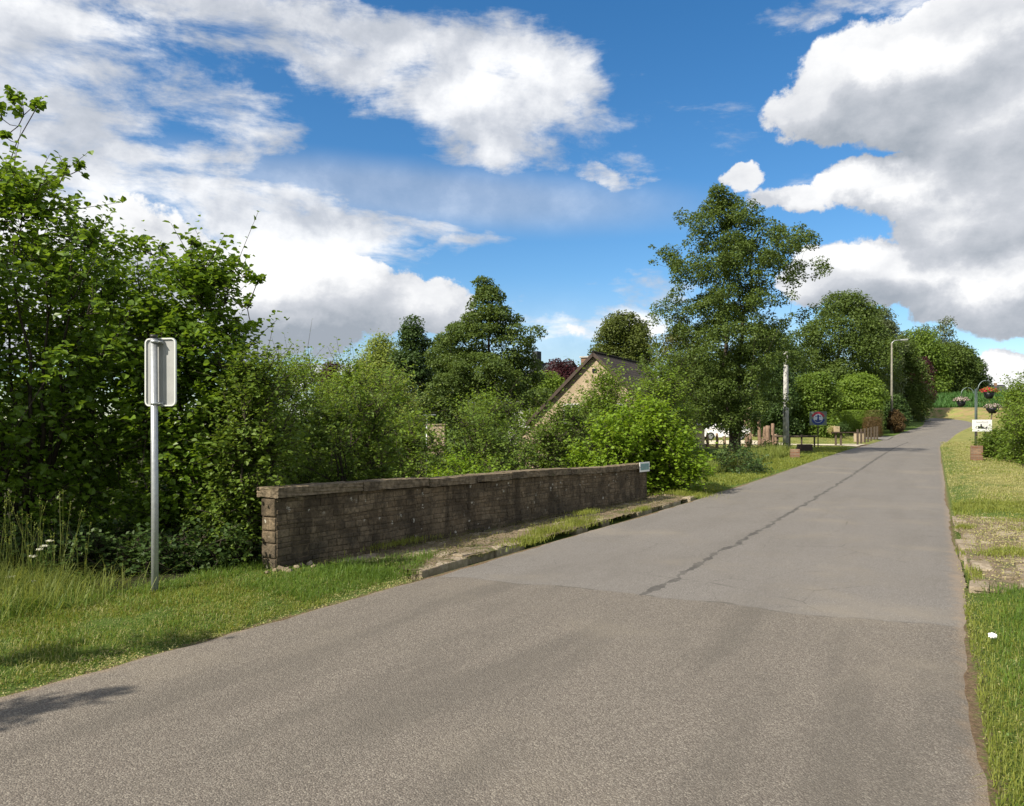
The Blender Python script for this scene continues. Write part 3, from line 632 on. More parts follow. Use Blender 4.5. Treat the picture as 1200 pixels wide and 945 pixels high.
    link(parts[0], npmesh(parts[0], Vt - off, Ft, smooth=True), bark, root); link(parts[1], npmesh(parts[1], V - off, F, rnd=rn), leaf, root)
    return root

def pp(Y, rows, X=None):
    """rows (y_px, xl, xr) at distance Y -> profile and X of the stem"""
    xs = [(a + b) / 2 for _, a, b in rows]; x0 = xs[-1] if X is None else X; X0 = (x0 - CX) / FPX * Y
    return X0, [(EYE + (HY - y) / FPX * Y, ((a + b) / 2 - CX) / FPX * Y - X0, (b - a) / 2 / FPX * Y) for y, a, b in rows]
def PT(kind, label, cat, Y, rows, leaf, n, rc, per, ls, seed, x=None, **k):
    X0, pr = pp(Y, rows, x); return plant(kind, label, cat, X0, Y, pr, leaf, n, rc, per, ls, seed, **k)

# --- near hazel thicket on the left
def ex(Y, rows): return [tuple(PX(x, y, Y + dy)) + (r,) for x, y, dy, r in rows]
PT('hazel_shrub', 'tall hazel with broad leaves behind the sign pole at the left picture edge', 'shrub', 9.9, [(700, -40, 110), (610, -70, 150), (530, -100, 180), (460, -120, 198), (380, -120, 190), (320, -110, 170), (285, -80, 120), (225, -50, 60)], 'hazel_leaf', 300, .42, 12, .080, 21, x=30, mode='shoot', two=True, stems=7, trunk_r=.12, spikes=.14, aspect=.85, lump=.12,
   extra=ex(10.6, [(8, 200, 0, .05), (6, 160, 0, .05), (3, 140, 0, .22), (28, 135, .1, .20), (42, 128, 0, .13), (15, 118, .1, .14), (75, 205, 0, .18), (62, 225, 0, .2), (92, 200, .1, .12), (55, 255, 0, .25), (80, 250, 0, .22), (110, 280, 0, .25), (140, 290, 0, .22), (-20, 240, 0, .3)]))
PT('hazel_shrub', 'hazel with long leafy shoots just right of the sign panel', 'shrub', 9.9, [(690, 165, 270), (610, 160, 285), (540, 150, 306), (480, 140, 310), (420, 150, 300), (360, 165, 290), (325, 190, 280)], 'hazel_leaf', 170, .36, 12, .077, 22, x=225, mode='shoot', two=True, stems=6, trunk_r=.09, spikes=.10, aspect=.85, lump=.15,
   extra=ex(10.9, [(222, 300, 0, .22), (225, 283, 0, .13), (235, 315, 0, .22), (262, 340, 0, .2), (285, 325, 0, .2), (300, 335, 0, .14), (275, 312, .1, .12), (290, 362, 0, .2), (296, 385, 0, .18), (180, 300, 0, .25), (160, 290, 0, .16), (270, 400, 0, .25)]))
PT('hazel_shrub', 'hazel standing behind the near hazels, seen above the top edge of the sign panel', 'shrub', 13.2, [(640, 40, 250), (500, 20, 270), (380, 40, 260), (330, 60, 220), (300, 90, 180)], 'hazel_leaf', 150, .45, 12, .080, 23, x=140, mode='shoot', two=True, stems=5, trunk_r=.1, spikes=.12, aspect=.85)

PT('shrub', 'dark leafy undergrowth in the shade under the hazels', 'shrub', 8.95, [(712, -60, 280), (660, -80, 292), (625, -60, 290)], 'deep_leaf', 230, .22, 12, .055, 24, x=120, mode='shoot', stems=6, trunk_r=.05, depth=.42, group='shrubs in the stream hollow behind the wall')  # dark leaf material paints in the deep shade below the hazel crowns
# --- shrubs filling the stream hollow behind the wall
G_ = 'shrubs in the stream hollow behind the wall'
def shrub(label, Y, rows, leaf, n, rc, per, ls, seed, **k):
    k.setdefault('mode', 'shoot'); k.setdefault('stems', 5); k.setdefault('trunk_r', .08); k.setdefault('spikes', .08); k.setdefault('two', Y < 15)
    PT('shrub', label, 'shrub', Y, rows, leaf, n, rc, per, ls, seed, group=G_, **k)
shrub('dark shrub whose leaves hang over the near left end of the wall', 9.35, [(700, 235, 318), (600, 235, 322), (560, 240, 325), (520, 250, 350), (470, 265, 345), (440, 280, 325)], 'dark_bush_leaf', 130, .34, 12, .060, 31)
shrub('dark leafy shrub directly behind the near third of the wall', 12.8, [(650, 330, 470), (560, 330, 480), (510, 345, 470), (480, 370, 450)], 'dark_bush_leaf', 120, .34, 12, .058, 32)
shrub('tall pale green shrub between the hazels and the pale willow', 15.5, [(640, 280, 400), (520, 270, 420), (450, 285, 400), (428, 300, 370), (418, 310, 345)], 'bush_leaf', 170, .42, 13, .068, 33)
shrub('broad light shrub below the dark red treetop', 18, [(620, 340, 500), (520, 340, 510), (460, 360, 490), (440, 380, 460)], 'bush_leaf', 150, .50, 14, .075, 34)
shrub('small rounded shrub behind the wall, left of the gap that shows the drying post', 16.5, [(640, 420, 530), (560, 415, 535), (520, 430, 520), (500, 445, 500)], 'bush_leaf', 110, .40, 12, .066, 35)
shrub('yellowish shrub sloping down to the left side of the drying post', 21, [(600, 420, 500), (500, 415, 498), (465, 425, 485), (445, 435, 470)], 'willow_leaf', 100, .50, 13, .078, 36)
shrub('light shrub behind the first pale shrubs, below the low white cloud', 24, [(600, 275, 400), (500, 270, 410), (455, 285, 400), (432, 305, 375)], 'bush_leaf', 150, .6, 14, .09, 48)
shrub('pale shrub behind, right below the dark red treetop', 27, [(600, 370, 480), (500, 365, 485), (460, 375, 470), (442, 390, 450)], 'willow_leaf', 130, .6, 14, .10, 49)
shrub('dense green shrub behind the middle of the wall', 19, [(620, 510, 620), (540, 508, 630), (500, 520, 620), (478, 540, 600)], 'dark_bush_leaf', 120, .45, 14, .070, 37)
shrub('lighter shrub right of the gap, in front of the big dark alder', 24, [(600, 505, 620), (520, 503, 630), (506, 508, 622), (488, 528, 612), (470, 545, 590)], 'bush_leaf', 120, .55, 14, .085, 38)
shrub('dark leafy shrub in front of the car bonnet, right of the yellow green shrub', 38, [(560, 785, 822), (520, 785, 820), (500, 788, 815), (480, 790, 810)], 'dark_bush_leaf', 70, .5, 14, .10, 50)
shrub('low bright shrub rising just above the coping in the middle of the wall', 15.8, [(620, 500, 600), (560, 505, 600), (545, 520, 590), (538, 540, 570)], 'bright_leaf', 70, .28, 12, .060, 39)
shrub('green shrub in front of the left eave of the sandy house', 23, [(600, 615, 705), (530, 610, 710), (505, 622, 705), (484, 662, 697)], 'dark_bush_leaf', 170, .52, 14, .082, 40)
shrub('tall loose shrub in front of the sandy gable', 25, [(600, 665, 765), (530, 660, 770), (490, 668, 765), (462, 680, 750), (444, 695, 735)], 'bush_leaf', 160, .55, 14, .085, 41)
shrub('bright yellow green shrub beside the far end of the wall', 20.5, [(605, 750, 795), (570, 740, 826), (535, 715, 822), (500, 715, 796), (478, 730, 775)], 'bright_leaf', 170, .42, 13, .092, 42, aspect=.9)
shrub('yellow green shrub reaching over the street name plate', 19.8, [(600, 690, 760), (550, 670, 765), (510, 680, 760), (492, 700, 750)], 'bright_leaf', 90, .36, 12, .085, 43, aspect=.9)
shrub('green shrub behind the yellow green ones and under the tiled roof', 28, [(590, 730, 815), (520, 725, 812), (470, 735, 812), (445, 745, 800), (436, 755, 785)], 'bush_leaf', 140, .6, 14, .095, 44)
shrub('tall narrow green shrub between the sandy house and the tall roadside tree', 33, [(570, 765, 808), (500, 762, 808), (450, 768, 812), (425, 778, 805)], 'alder_leaf', 110, .7, 14, .11, 45)
shrub('dark shrub low in the ditch behind the roadside grass', 29, [(575, 800, 900), (545, 800, 905), (532, 815, 890)], 'deep_leaf', 80, .4, 12, .09, 46)
shrub('low dark shrub at the foot of the concrete pole', 46, [(550, 868, 928), (535, 868, 928), (526, 875, 920)], 'dark_bush_leaf', 60, .5, 12, .11, 47)

# --- trees behind
GT = 'trees beyond the stream hollow'
def tree(label, Y, rows, leaf, n, rc, per, ls, seed, **k):
    k.setdefault('group', GT); PT('tree', label, 'tree', Y, rows, leaf, n, rc, per, ls, seed, **k)
tree('big dark alder with a stepped pointed crown left of the sandy house', 45, [(500, 520, 600), (470, 495, 635), (430, 500, 640), (400, 508, 625), (370, 535, 612), (345, 548, 590), (330, 560, 574)], 'alder_leaf', 260, .62, 280, .14, 51, x=575, trunk_r=.3, lump=.3, squash=.5)
tree('dark narrow conical tree between the pale willow and the big alder', 50, [(500, 455, 515), (470, 440, 522), (430, 450, 518), (405, 462, 504), (388, 472, 495), (374, 481, 485)], 'deep_leaf', 150, .62, 260, .15, 52, x=483, trunk_r=.25, squash=.55)
tree('pale yellow green weeping willow left of the dark conical tree', 62, [(500, 405, 480), (470, 402, 485), (430, 412, 482), (408, 425, 470), (398, 440, 458)], 'willow_leaf', 150, .9, 260, .17, 53, x=445, trunk_r=.3, droop=.5)
tree('mid green tree filling the space behind the dark conical tree and big alder', 60, [(500, 485, 560), (450, 485, 560), (415, 492, 550), (398, 505, 535)], 'alder_leaf', 110, .9, 220, .18, 54, x=520, trunk_r=.25)
tree('dark red treetop showing just above the pale shrubs on the left', 72, [(470, 372, 405), (445, 372, 406), (430, 380, 400)], 'maroon_leaf', 50, .7, 200, .18, 55, x=388, trunk_r=.2)
tree('dark red tree beside the grey slate roof', 78, [(480, 640, 685), (440, 636, 684), (425, 645, 676)], 'maroon_leaf', 60, .8, 200, .2, 56, x=660, trunk_r=.2)
tree('light green tree in front of the grey slate roof', 58, [(500, 612, 665), (465, 612, 668), (440, 622, 655)], 'bush_leaf', 80, .7, 200, .16, 57, x=640, trunk_r=.2)
tree('round yellowish lime tree rising behind the ridge of the tiled roof', 85, [(450, 700, 760), (410, 694, 766), (385, 702, 760), (373, 718, 745)], 'lime_leaf', 130, 1.2, 300, .24, 58, x=730, trunk_r=.35)
tree('light green tree between the tiled roof and the tall roadside tree', 76, [(500, 765, 830), (440, 758, 830), (410, 765, 820), (390, 780, 805)], 'olive_leaf', 100, .9, 240, .18, 59, x=795, trunk_r=.25)
# tall roadside tree
tree('tallest tree, beside the road, with an open airy crown and dark paired trunks', 44, [(505, 812, 895), (470, 788, 912), (430, 770, 928), (390, 772, 938), (350, 782, 930), (310, 772, 945), (290, 785, 940), (262, 808, 905), (240, 820, 876), (226, 830, 852)], 'alder_leaf', 800, .47, 175, .125, 60, gaps=.10, x=860, group=None, trunk_r=.32, stems=2, lump=.55, edge=.45, squash=.8, clumprange=(.4, 1.35),
     extra=ex(44, [(775, 298, 0, .35), (788, 303, 0, .5), (765, 290, 0, .2), (932, 292, 0, .35), (925, 320, 0, .4), (835, 232, 0, .3), (852, 240, 0, .3), (885, 248, 0, .3), (893, 265, 0, .4), (772, 370, 0, .4), (780, 385, 0, .5), (800, 262, 0, .3), (915, 268, 0, .3)]))
tree('green tree standing behind the tall roadside tree, over the white car', 86, [(505, 790, 880), (470, 785, 885), (445, 795, 875), (425, 810, 860)], 'alder_leaf', 120, 1.2, 240, .22, 85, x=835, trunk_r=.3)
tree('dark tree behind the tan hut', 88, [(505, 865, 935), (460, 860, 940), (425, 865, 938), (395, 880, 930)], 'deep_leaf', 130, 1.3, 260, .22, 86, x=900, trunk_r=.3)
# right of the drive
GR = 'trees and hedges on the left side of the rising road'
tree('broad grey green tree behind the laurels, right of the tallest tree', 92, [(470, 925, 1040), (430, 915, 1050), (395, 925, 1048), (370, 945, 1035), (352, 965, 1005)], 'alder_leaf', 240, 1.35, 260, .24, 61, x=985, trunk_r=.4, group=GR)
tree('silvery grey tree just left of the curved street lamp', 99, [(480, 1000, 1052), (420, 1000, 1055), (380, 1005, 1052), (352, 1012, 1035)], 'grey_leaf', 120, 1.2, 230, .24, 62, x=1028, trunk_r=.35, group=GR)
tree('drooping dark tree right behind the street lamp', 104, [(495, 1040, 1082), (460, 1036, 1090), (425, 1045, 1082), (400, 1052, 1070)], 'alder_leaf', 120, 1.1, 240, .24, 63, x=1062, trunk_r=.3, group=GR, droop=.4)
tree('small dark red tree between the lamp and the far wood', 113, [(468, 1062, 1094), (440, 1066, 1092), (424, 1072, 1087)], 'maroon_leaf', 50, 1.1, 220, .26, 64, x=1076, trunk_r=.3, group=GR)
GW = 'trees of the far wood above the maize'
tree('leftmost round tree of the far wood, above the drooping tree', 160, [(462, 1050, 1105), (420, 1048, 1108), (395, 1060, 1095)], 'dark_bush_leaf', 110, 2.2, 230, .42, 65, x=1078, trunk_r=.4, group=GW)
tree('middle tree of the far wood', 164, [(462, 1085, 1135), (425, 1082, 1140), (408, 1092, 1130)], 'alder_leaf', 110, 2.1, 230, .42, 66, x=1110, trunk_r=.4, group=GW)
tree('rightmost tree of the far wood, sloping down towards the white cloud', 167, [(462, 1112, 1155), (440, 1110, 1156), (420, 1115, 1144), (412, 1118, 1135)], 'deep_leaf', 100, 2.0, 230, .42, 67, x=1132, trunk_r=.4, group=GW)
tree('thin pale poplar rising above the middle of the far wood', 185, [(450, 1092, 1118), (400, 1092, 1122), (385, 1096, 1122), (377, 1103, 1116)], 'grey_leaf', 55, 1.6, 110, .42, 68, x=1106, trunk_r=.3, group=GW)
tree('thin pale poplar rising above the left of the far wood', 185, [(450, 1068, 1095), (400, 1070, 1095), (382, 1076, 1090)], 'grey_leaf', 50, 1.6, 110, .42, 69, x=1083, trunk_r=.3, group=GW)

def hedge(name, label, cat, Y, rows, leaf, n, rc, per, ls, seed, **k):
    PT(name, label, cat, Y, rows, leaf, n, rc, per, ls, seed, trunk_r=.1, stems=4, group=GR, **k)
hedge('laurel', 'dark laurel left of the brighter laurel, behind the round painted sign', 'shrub', 74, [(509, 922, 985), (480, 920, 985), (455, 925, 980), (442, 940, 970)], 'dark_bush_leaf', 150, .9, 240, .2, 71)
hedge('laurel', 'brighter laurel with a rounded top left of the street lamp', 'shrub', 80, [(500, 972, 1035), (470, 970, 1036), (452, 980, 1030), (443, 992, 1018)], 'bush_leaf', 140, .9, 240, .21, 72)
hedge('laurel', 'deep green bush behind the log cluster', 'shrub', 72, [(512, 885, 932), (480, 880, 935), (455, 885, 930), (430, 895, 925)], 'deep_leaf', 120, .9, 220, .2, 73)
hedge('shrub', 'dark bush around the foot of the street lamp', 'shrub', 86, [(496, 1028, 1062), (480, 1028, 1062), (468, 1035, 1056)], 'deep_leaf', 80, .8, 200, .2, 74)
hedge('shrub', 'reddish brown low bush at the left road edge', 'shrub', 80, [(504, 1042, 1058), (492, 1040, 1058), (484, 1044, 1053)], 'rust_leaf', 60, .4, 200, .12, 75)
def clipped(label, x, y0, y1, w, Y, leaf, n, ls, seed, dep=1.6):
    """a clipped block hedge: leaves over the faces and inside of a rounded box"""
    rng = np.random.default_rng(seed); X = (x - CX) / FPX * Y; z0 = h1(X, Y); zt = EYE + (HY - y0) / FPX * Y; zb = EYE + (HY - y1) / FPX * Y; z0 = min(z0, zb); W = w / FPX * Y
    p = rng.uniform(-1, 1, (n, 3)); k = np.argmax(np.abs(p), 1); push = rng.random(n) < .75; p[np.arange(n)[push], k[push]] = np.sign(p[np.arange(n)[push], k[push]]) * rng.uniform(.9, 1.03, push.sum())
    p = p / np.maximum(np.linalg.norm(p, ord=8, axis=1, keepdims=True), 1) ; nn = unit(p ** 3 + rng.standard_normal((n, 3)) * .3)
    C = np.stack([X + p[:, 0] * W / 2, Y + p[:, 1] * dep / 2, (zt + z0) / 2 + p[:, 2] * (zt - z0) / 2], 1); L = ls * rng.uniform(.7, 1.2, n); V, F, rn = leaf_geo(C, nn, rng.standard_normal((n, 3)), L, L * .7, two=False, rng=rng)
    root = empty('clipped_hedge', (X, Y, z0), label, 'hedge', 'clipped hedges beside the path'); link('foliage', npmesh('foliage', V - np.array((X, Y, z0)), F, rnd=rn), leaf, root)
    vt, ft = tubes_np([((0, 0, -.05), .06, (0.03, 0, (zt - z0) * .8), .03)] + [((0.02, 0, (zt - z0) * .3), .03, (a * W * .3, b * dep * .3, (zt - z0) * .75), .012) for a, b in ((1, 1), (-1, 1), (1, -1), (-1, -1))])
    link('stem', npmesh('stem', vt, ft), 'bark', root)
clipped('long low bright green clipped hedge left of the two-coloured block hedge', 1001, 481, 502, 26, 77, 'bush_leaf', 9000, .10, 81, 2.0)
clipped('green clipped block behind and above the brown clipped block', 1024, 481, 500, 17, 75, 'olive_leaf', 6000, .09, 82)
clipped('brown clipped block hedge beside the end of the post row', 1022, 489, 506, 18, 73, 'rust_leaf', 7000, .08, 83, 1.4)

# right-hand bank
GB = 'bushes on the right bank below the verge'
PT('shrub', 'large leafy bush cut off by the right picture edge', 'shrub', 33, [(575, 1172, 1290), (540, 1174, 1300), (500, 1184, 1300), (470, 1192, 1290), (452, 1203, 1260)], 'bush_leaf', 230, .6, 15, .10, 91, x=1225, group=GB, mode='shoot', stems=5, trunk_r=.1, spikes=.12)
PT('shrub', 'low leafy bush below the white board and beside the right brick post', 'shrub', 37, [(565, 1148, 1215), (535, 1147, 1215), (519, 1148, 1215), (511, 1160, 1205)], 'dark_bush_leaf', 170, .4, 15, .10, 92, x=1172, group=GB, mode='shoot', stems=5, trunk_r=.08, spikes=.1)
PT('shrub', 'bush rising behind the other bank bushes below the cloud', 'shrub', 52, [(520, 1172, 1260), (480, 1172, 1270), (455, 1180, 1260), (445, 1192, 1240)], 'bush_leaf', 130, .9, 15, .15, 93, x=1215, group=GB, mode='shoot', stems=5, trunk_r=.1)

# ------------------------------------------------------------------ parapet wall
def build_wall():
    p0 = np.array(SU(7.80, -4.15)); p1 = np.array(SU(18.9, -3.56)); d = unit(p1 - p0); L = float(np.linalg.norm(p1 - p0)); ang = math.atan2(d[1], d[0]); T = .24
    root = empty('parapet_wall', (float(p0[0]), float(p0[1]), .0), 'long low brown stone bridge wall with flat coping, beside the road', 'wall'); root.rotation_euler = (0, 0, ang)
    # local x along the wall, +y away from the road (the face seen is y=0 looking from -y)
    rng = np.random.default_rng(7)
    def top(x): return .86 - .10 * x / L + .012 * math.sin(x * 1.3)
    core = BM(); 
    n = 12
    for i in range(n):
        a, b = L * i / n, L * (i + 1) / n; core.box(((a + b) / 2, T / 2, (top((a + b) / 2) - .012 - 1.2) / 2), (b - a + .0 if i else b - a, T - .012, top((a + b) / 2) - .012 + 1.2))
    bmesh.ops.remove_doubles(core.b, verts=core.b.verts[:], dist=.0001); core.make('core', 'mortar', root)
    bm = BM(); rn = []
    def course(face):
        z = -.08 if face != 'back' else -.6
        while True:
            h = rng.uniform(.04, .095); x = rng.uniform(-.15, 0)
            if z + h > .95: break
            while x < L:
                w = rng.uniform(.08, .30); a, b = max(x, 0), min(x + w, L); zt = min(z + h, top((a + b) / 2) - .004)
                if b - a > .05 and zt - z > .035:
                    out = rng.uniform(-.006, .010); k = len(bm.b.faces); y = -out - .0 if face == 'front' else T + out
                    bm.box(((a + b) / 2, (y + (.12 if face == 'front' else T - .12)) / 2, (z + zt) / 2), (b - a - rng.uniform(.001, .006), abs(y - (.12 if face == 'front' else T - .12)), zt - z - rng.uniform(.001, .005)), rng.normal(0, .004), .012, rng.normal(0, .012), rng.normal(0, .012))
                    rn.extend([rng.random()] * (len(bm.b.faces) - k))
                x += w
            z += h
    course('front'); course('back')
    for xx, sg in ((0, -1), (L, 1)):                        # dressed stones at both ends
        z = -.3
        while z < .86:
            h = min(rng.uniform(.12, .24), top(xx) - .004 - z)
            if h < .05: break
            k = len(bm.b.faces); o = rng.uniform(.008, .035)
            bm.box((xx + sg * o / 2 - sg * .06, T / 2, z + h / 2), (.12 + o, T - .02, h - .012), rng.normal(0, .01), .018); rn.extend([rng.random()] * (len(bm.b.faces) - k)); z += h
    for v in bm.b.verts:
        x_, z_ = v.co.x, v.co.z; f_ = max(0, min(1, (.84 - z_) / .25)) * max(0, min(1, (L - x_) * 3)) * max(0, min(1, x_ * 3)); v.co.z += f_ * (.012 * math.sin(x_ * 1.7 + z_ * 5) + .006 * math.sin(x_ * 4.1 - z_ * 9)); v.co.x += f_ * .012 * math.sin(z_ * 23 + x_ * 3)
    me = bm.mesh('stonework'); rn = (rn + [.5] * len(me.polygons))[:len(me.polygons)]
    a = me.attributes.new('rnd', 'FLOAT', 'FACE'); a.data.foreach_set('value', rn); o = link('stonework', me, 'parapet_stone', root)
    x = -.04
    while x < L:
        w = min(rng.uniform(.8, 1.5), L + .04 - x)
        if L + .04 - (x + w) < .4: w = L + .04 - x
        b = BM(); b.box((x + w / 2, T / 2, top(x + w / 2) + .057 + rng.normal(0, .003)), (w - .016, T + .11 + rng.uniform(-.004, .004), .112), rng.normal(0, .002), 0, 0, math.atan(.10 / L) + rng.normal(0, .002))
        bmesh.ops.subdivide_edges(b.b, edges=b.b.edges[:], cuts=7, use_grid_fill=True)
        for v in b.b.verts: v.co += Vector(rng.normal(0, .0035, 3))
        b.make('coping', 'coping_stone', root); x += w
    # rubble stones fallen at the near foot
    b = BM()
    for k in range(12):
        px, py = rng.uniform(-.25, .45), rng.uniform(-.25, .0); s = rng.uniform(.03, .10); b.box((px, py, .05 + s * .2), (s, s * .8, s * .6), rng.uniform(0, 3), s * .2, rng.normal(0, .3), rng.normal(0, .3))
    b.make('loose_stone', 'paving_stone', root)
    # street name plate fixed on the far end of the wall, facing the road
    ex_ = Vector((float(p1[0]), float(p1[1]), 0)); dd = Vector((d[0], d[1], 0)); nn = Vector((d[1], -d[0], 0))
    c = ex_ - dd * .33 + nn * .075; pl = empty('street_name_plate', (c.x, c.y, .71), 'small weathered white and teal name plate at the far end of the wall', 'street sign', rz=ang)
    b = BM(); b.box((0, 0, .10), (.60, .012, .22), 0, .004); b.make('plate', 'white_panel', pl)
    b = BM(); b.box((0, -.0085, .105), (.49, .003, .145)); b.make('name_field', 'teal_plate', pl)
    b = BM(); r2 = random.Random(4); x = -.20
    for k in range(9):                                      # worn illegible lettering
        w_ = r2.uniform(.022, .038); hh = .06 if k in (0, 5) else .042
        b.box((x, -.012, .08 + hh / 2), (.007, .003, hh)); b.box((x + w_ / 2, -.0125, .08 + hh * r2.choice((.05, .5, .95))), (w_ * .7, .002, .007)); x += w_ + .014
    b.make('lettering', 'grey_ink', pl)
    for s_ in (-.27, .27):
        b = BM(); b.tube([(s_, -.014, .10), (s_, .008, .10)], .009, 8); b.make('screw', 'galvanised', pl)
build_wall()

# ------------------------------------------------------------------ sign seen from behind
def build_sign():
    g = gx(181.5, 7.62); root = empty('road_sign', g, 'grey metal road sign seen from behind on a tall galvanised pole', 'road sign', rz=-A_ + R(17))
    tz = EYE + (HY - 394) / FPX * 7.62 - g.z
    b = BM(); b.tube([(0, 0, -.3), (0, 0, .9), (-.012, 0, tz - .02)], .033, 20); b.make('pole', 'galvanised', root)
    b = BM(); b.tube([(-.012, 0, tz - .02), (-.012, 0, tz + .012)], [.037, .034], 20); b.make('pole_cap', 'black_cap', root)
    W, Hh = .336, .665; zc = tz - .035 - Hh / 2 + .02; y = .062; r = .045; xo = .022
    def rr(w, h, r, n=6):
        o = []
        for cx, cz, a0 in ((w / 2 - r, h / 2 - r, 0), (-w / 2 + r, h / 2 - r, 90), (-w / 2 + r, -h / 2 + r, 180), (w / 2 - r, -h / 2 + r, 270)):
            for i in range(n + 1): a = R(a0 + 90 * i / n); o.append((cx + r * math.cos(a), cz + r * math.sin(a)))
        return o
    M_ = Matrix.Translation((xo, y, zc))
    b = BM(); b.prism(rr(W - .012, Hh - .012, r), M_, .003); b.make('panel', 'sign_back', root)
    b = BM(); o1, o2 = rr(W, Hh, r + .004), rr(W - .026, Hh - .026, r - .008); n = len(o1)   # folded rim
    vs_ = [[b.b.verts.new((xo + x, yy, zc + z)) for x, z in o] for o, yy in ((o1, y - .016), (o2, y - .016), (o2, y - .001), (o1, y + .006))]
    for i in range(n):
        j = (i + 1) % n
        for k in range(4): a_, c_ = vs_[k], vs_[(k + 1) % 4]; b.b.faces.new((a_[i], a_[j], c_[j], c_[i]))
    b.make('rim', 'sign_rim', root)
    for s_ in (-.075, .055):                                      # pressed stiffening ribs of the panel
        b = BM(); b.box((xo + s_ - .02, y - .004, zc), (.018, .008, Hh - .06), 0, .003); b.make('stiffener', 'sign_back', root)
    for z_ in (tz - .055, zc - Hh / 2 + .025):
        b = BM(); b.box((0.0, .048, z_), (.12, .026, .030), 0, .003); b.tube([(0, 0, z_ - .014), (0, 0, z_ + .014)], .039, 18); b.make('clamp', 'galvanised', root)
        b = BM(); b.tube([(.052, -.01, z_), (.052, .05, z_)], .006, 8); b.make('bolt', 'lamp_alu', root)
build_sign()

# ------------------------------------------------------------------ poles, lamps, boards
def build_poles():
    g = gx(921, 53); tz = EYE + (HY - 412) / FPX * 53 - g.z
    root = empty('utility_pole', g, 'pale concrete utility pole standing in front of the tallest tree', 'utility pole')
    b = BM(); w = .30
    for k in range(1): b.tube([(0, 0, -.3), (0, 0, tz)], [.23, .15], 4)
    b.make('shaft', 'pole_concrete', root)
    b = BM(); b.tube([(-.16, -.16, 2.2), (-.17, -.17, 2.9)], .03, 8); b.make('cable_guard', 'dark_plastic', root)
    # curved street lamp
    Y = 80; X = (1045 - CX) / FPX * Y; z0 = h1(X, Y); tz = EYE + (HY - 402) / FPX * Y - z0
    root = empty('street_lamp', (X, Y, z0), 'tall concrete street lamp with a short arm above the hedges', 'street lamp')
    b = BM(); b.tube([(0, 0, -.3), (0, 0, tz)], [.15, .075], 8); b.make('column', 'old_concrete', root)
    b = BM(); b.tube([(0, 0, tz - .6), (.02, 0, tz), (.25, 0, tz + .22), (.9, 0, tz + .30)], .045, 8); b.make('arm', 'galvanised', root)
    b = BM(); b.box((1.25, 0, tz + .32), (.75, .26, .13), 0, .04, 0, -.08); h = b.make('lamp_head', 'lamp_alu', root)
    b = BM(); b.box((1.28, 0, tz + .245), (.45, .2, .05), 0, .02, 0, -.08); b.make('lens', 'white_frame', h)
build_poles()

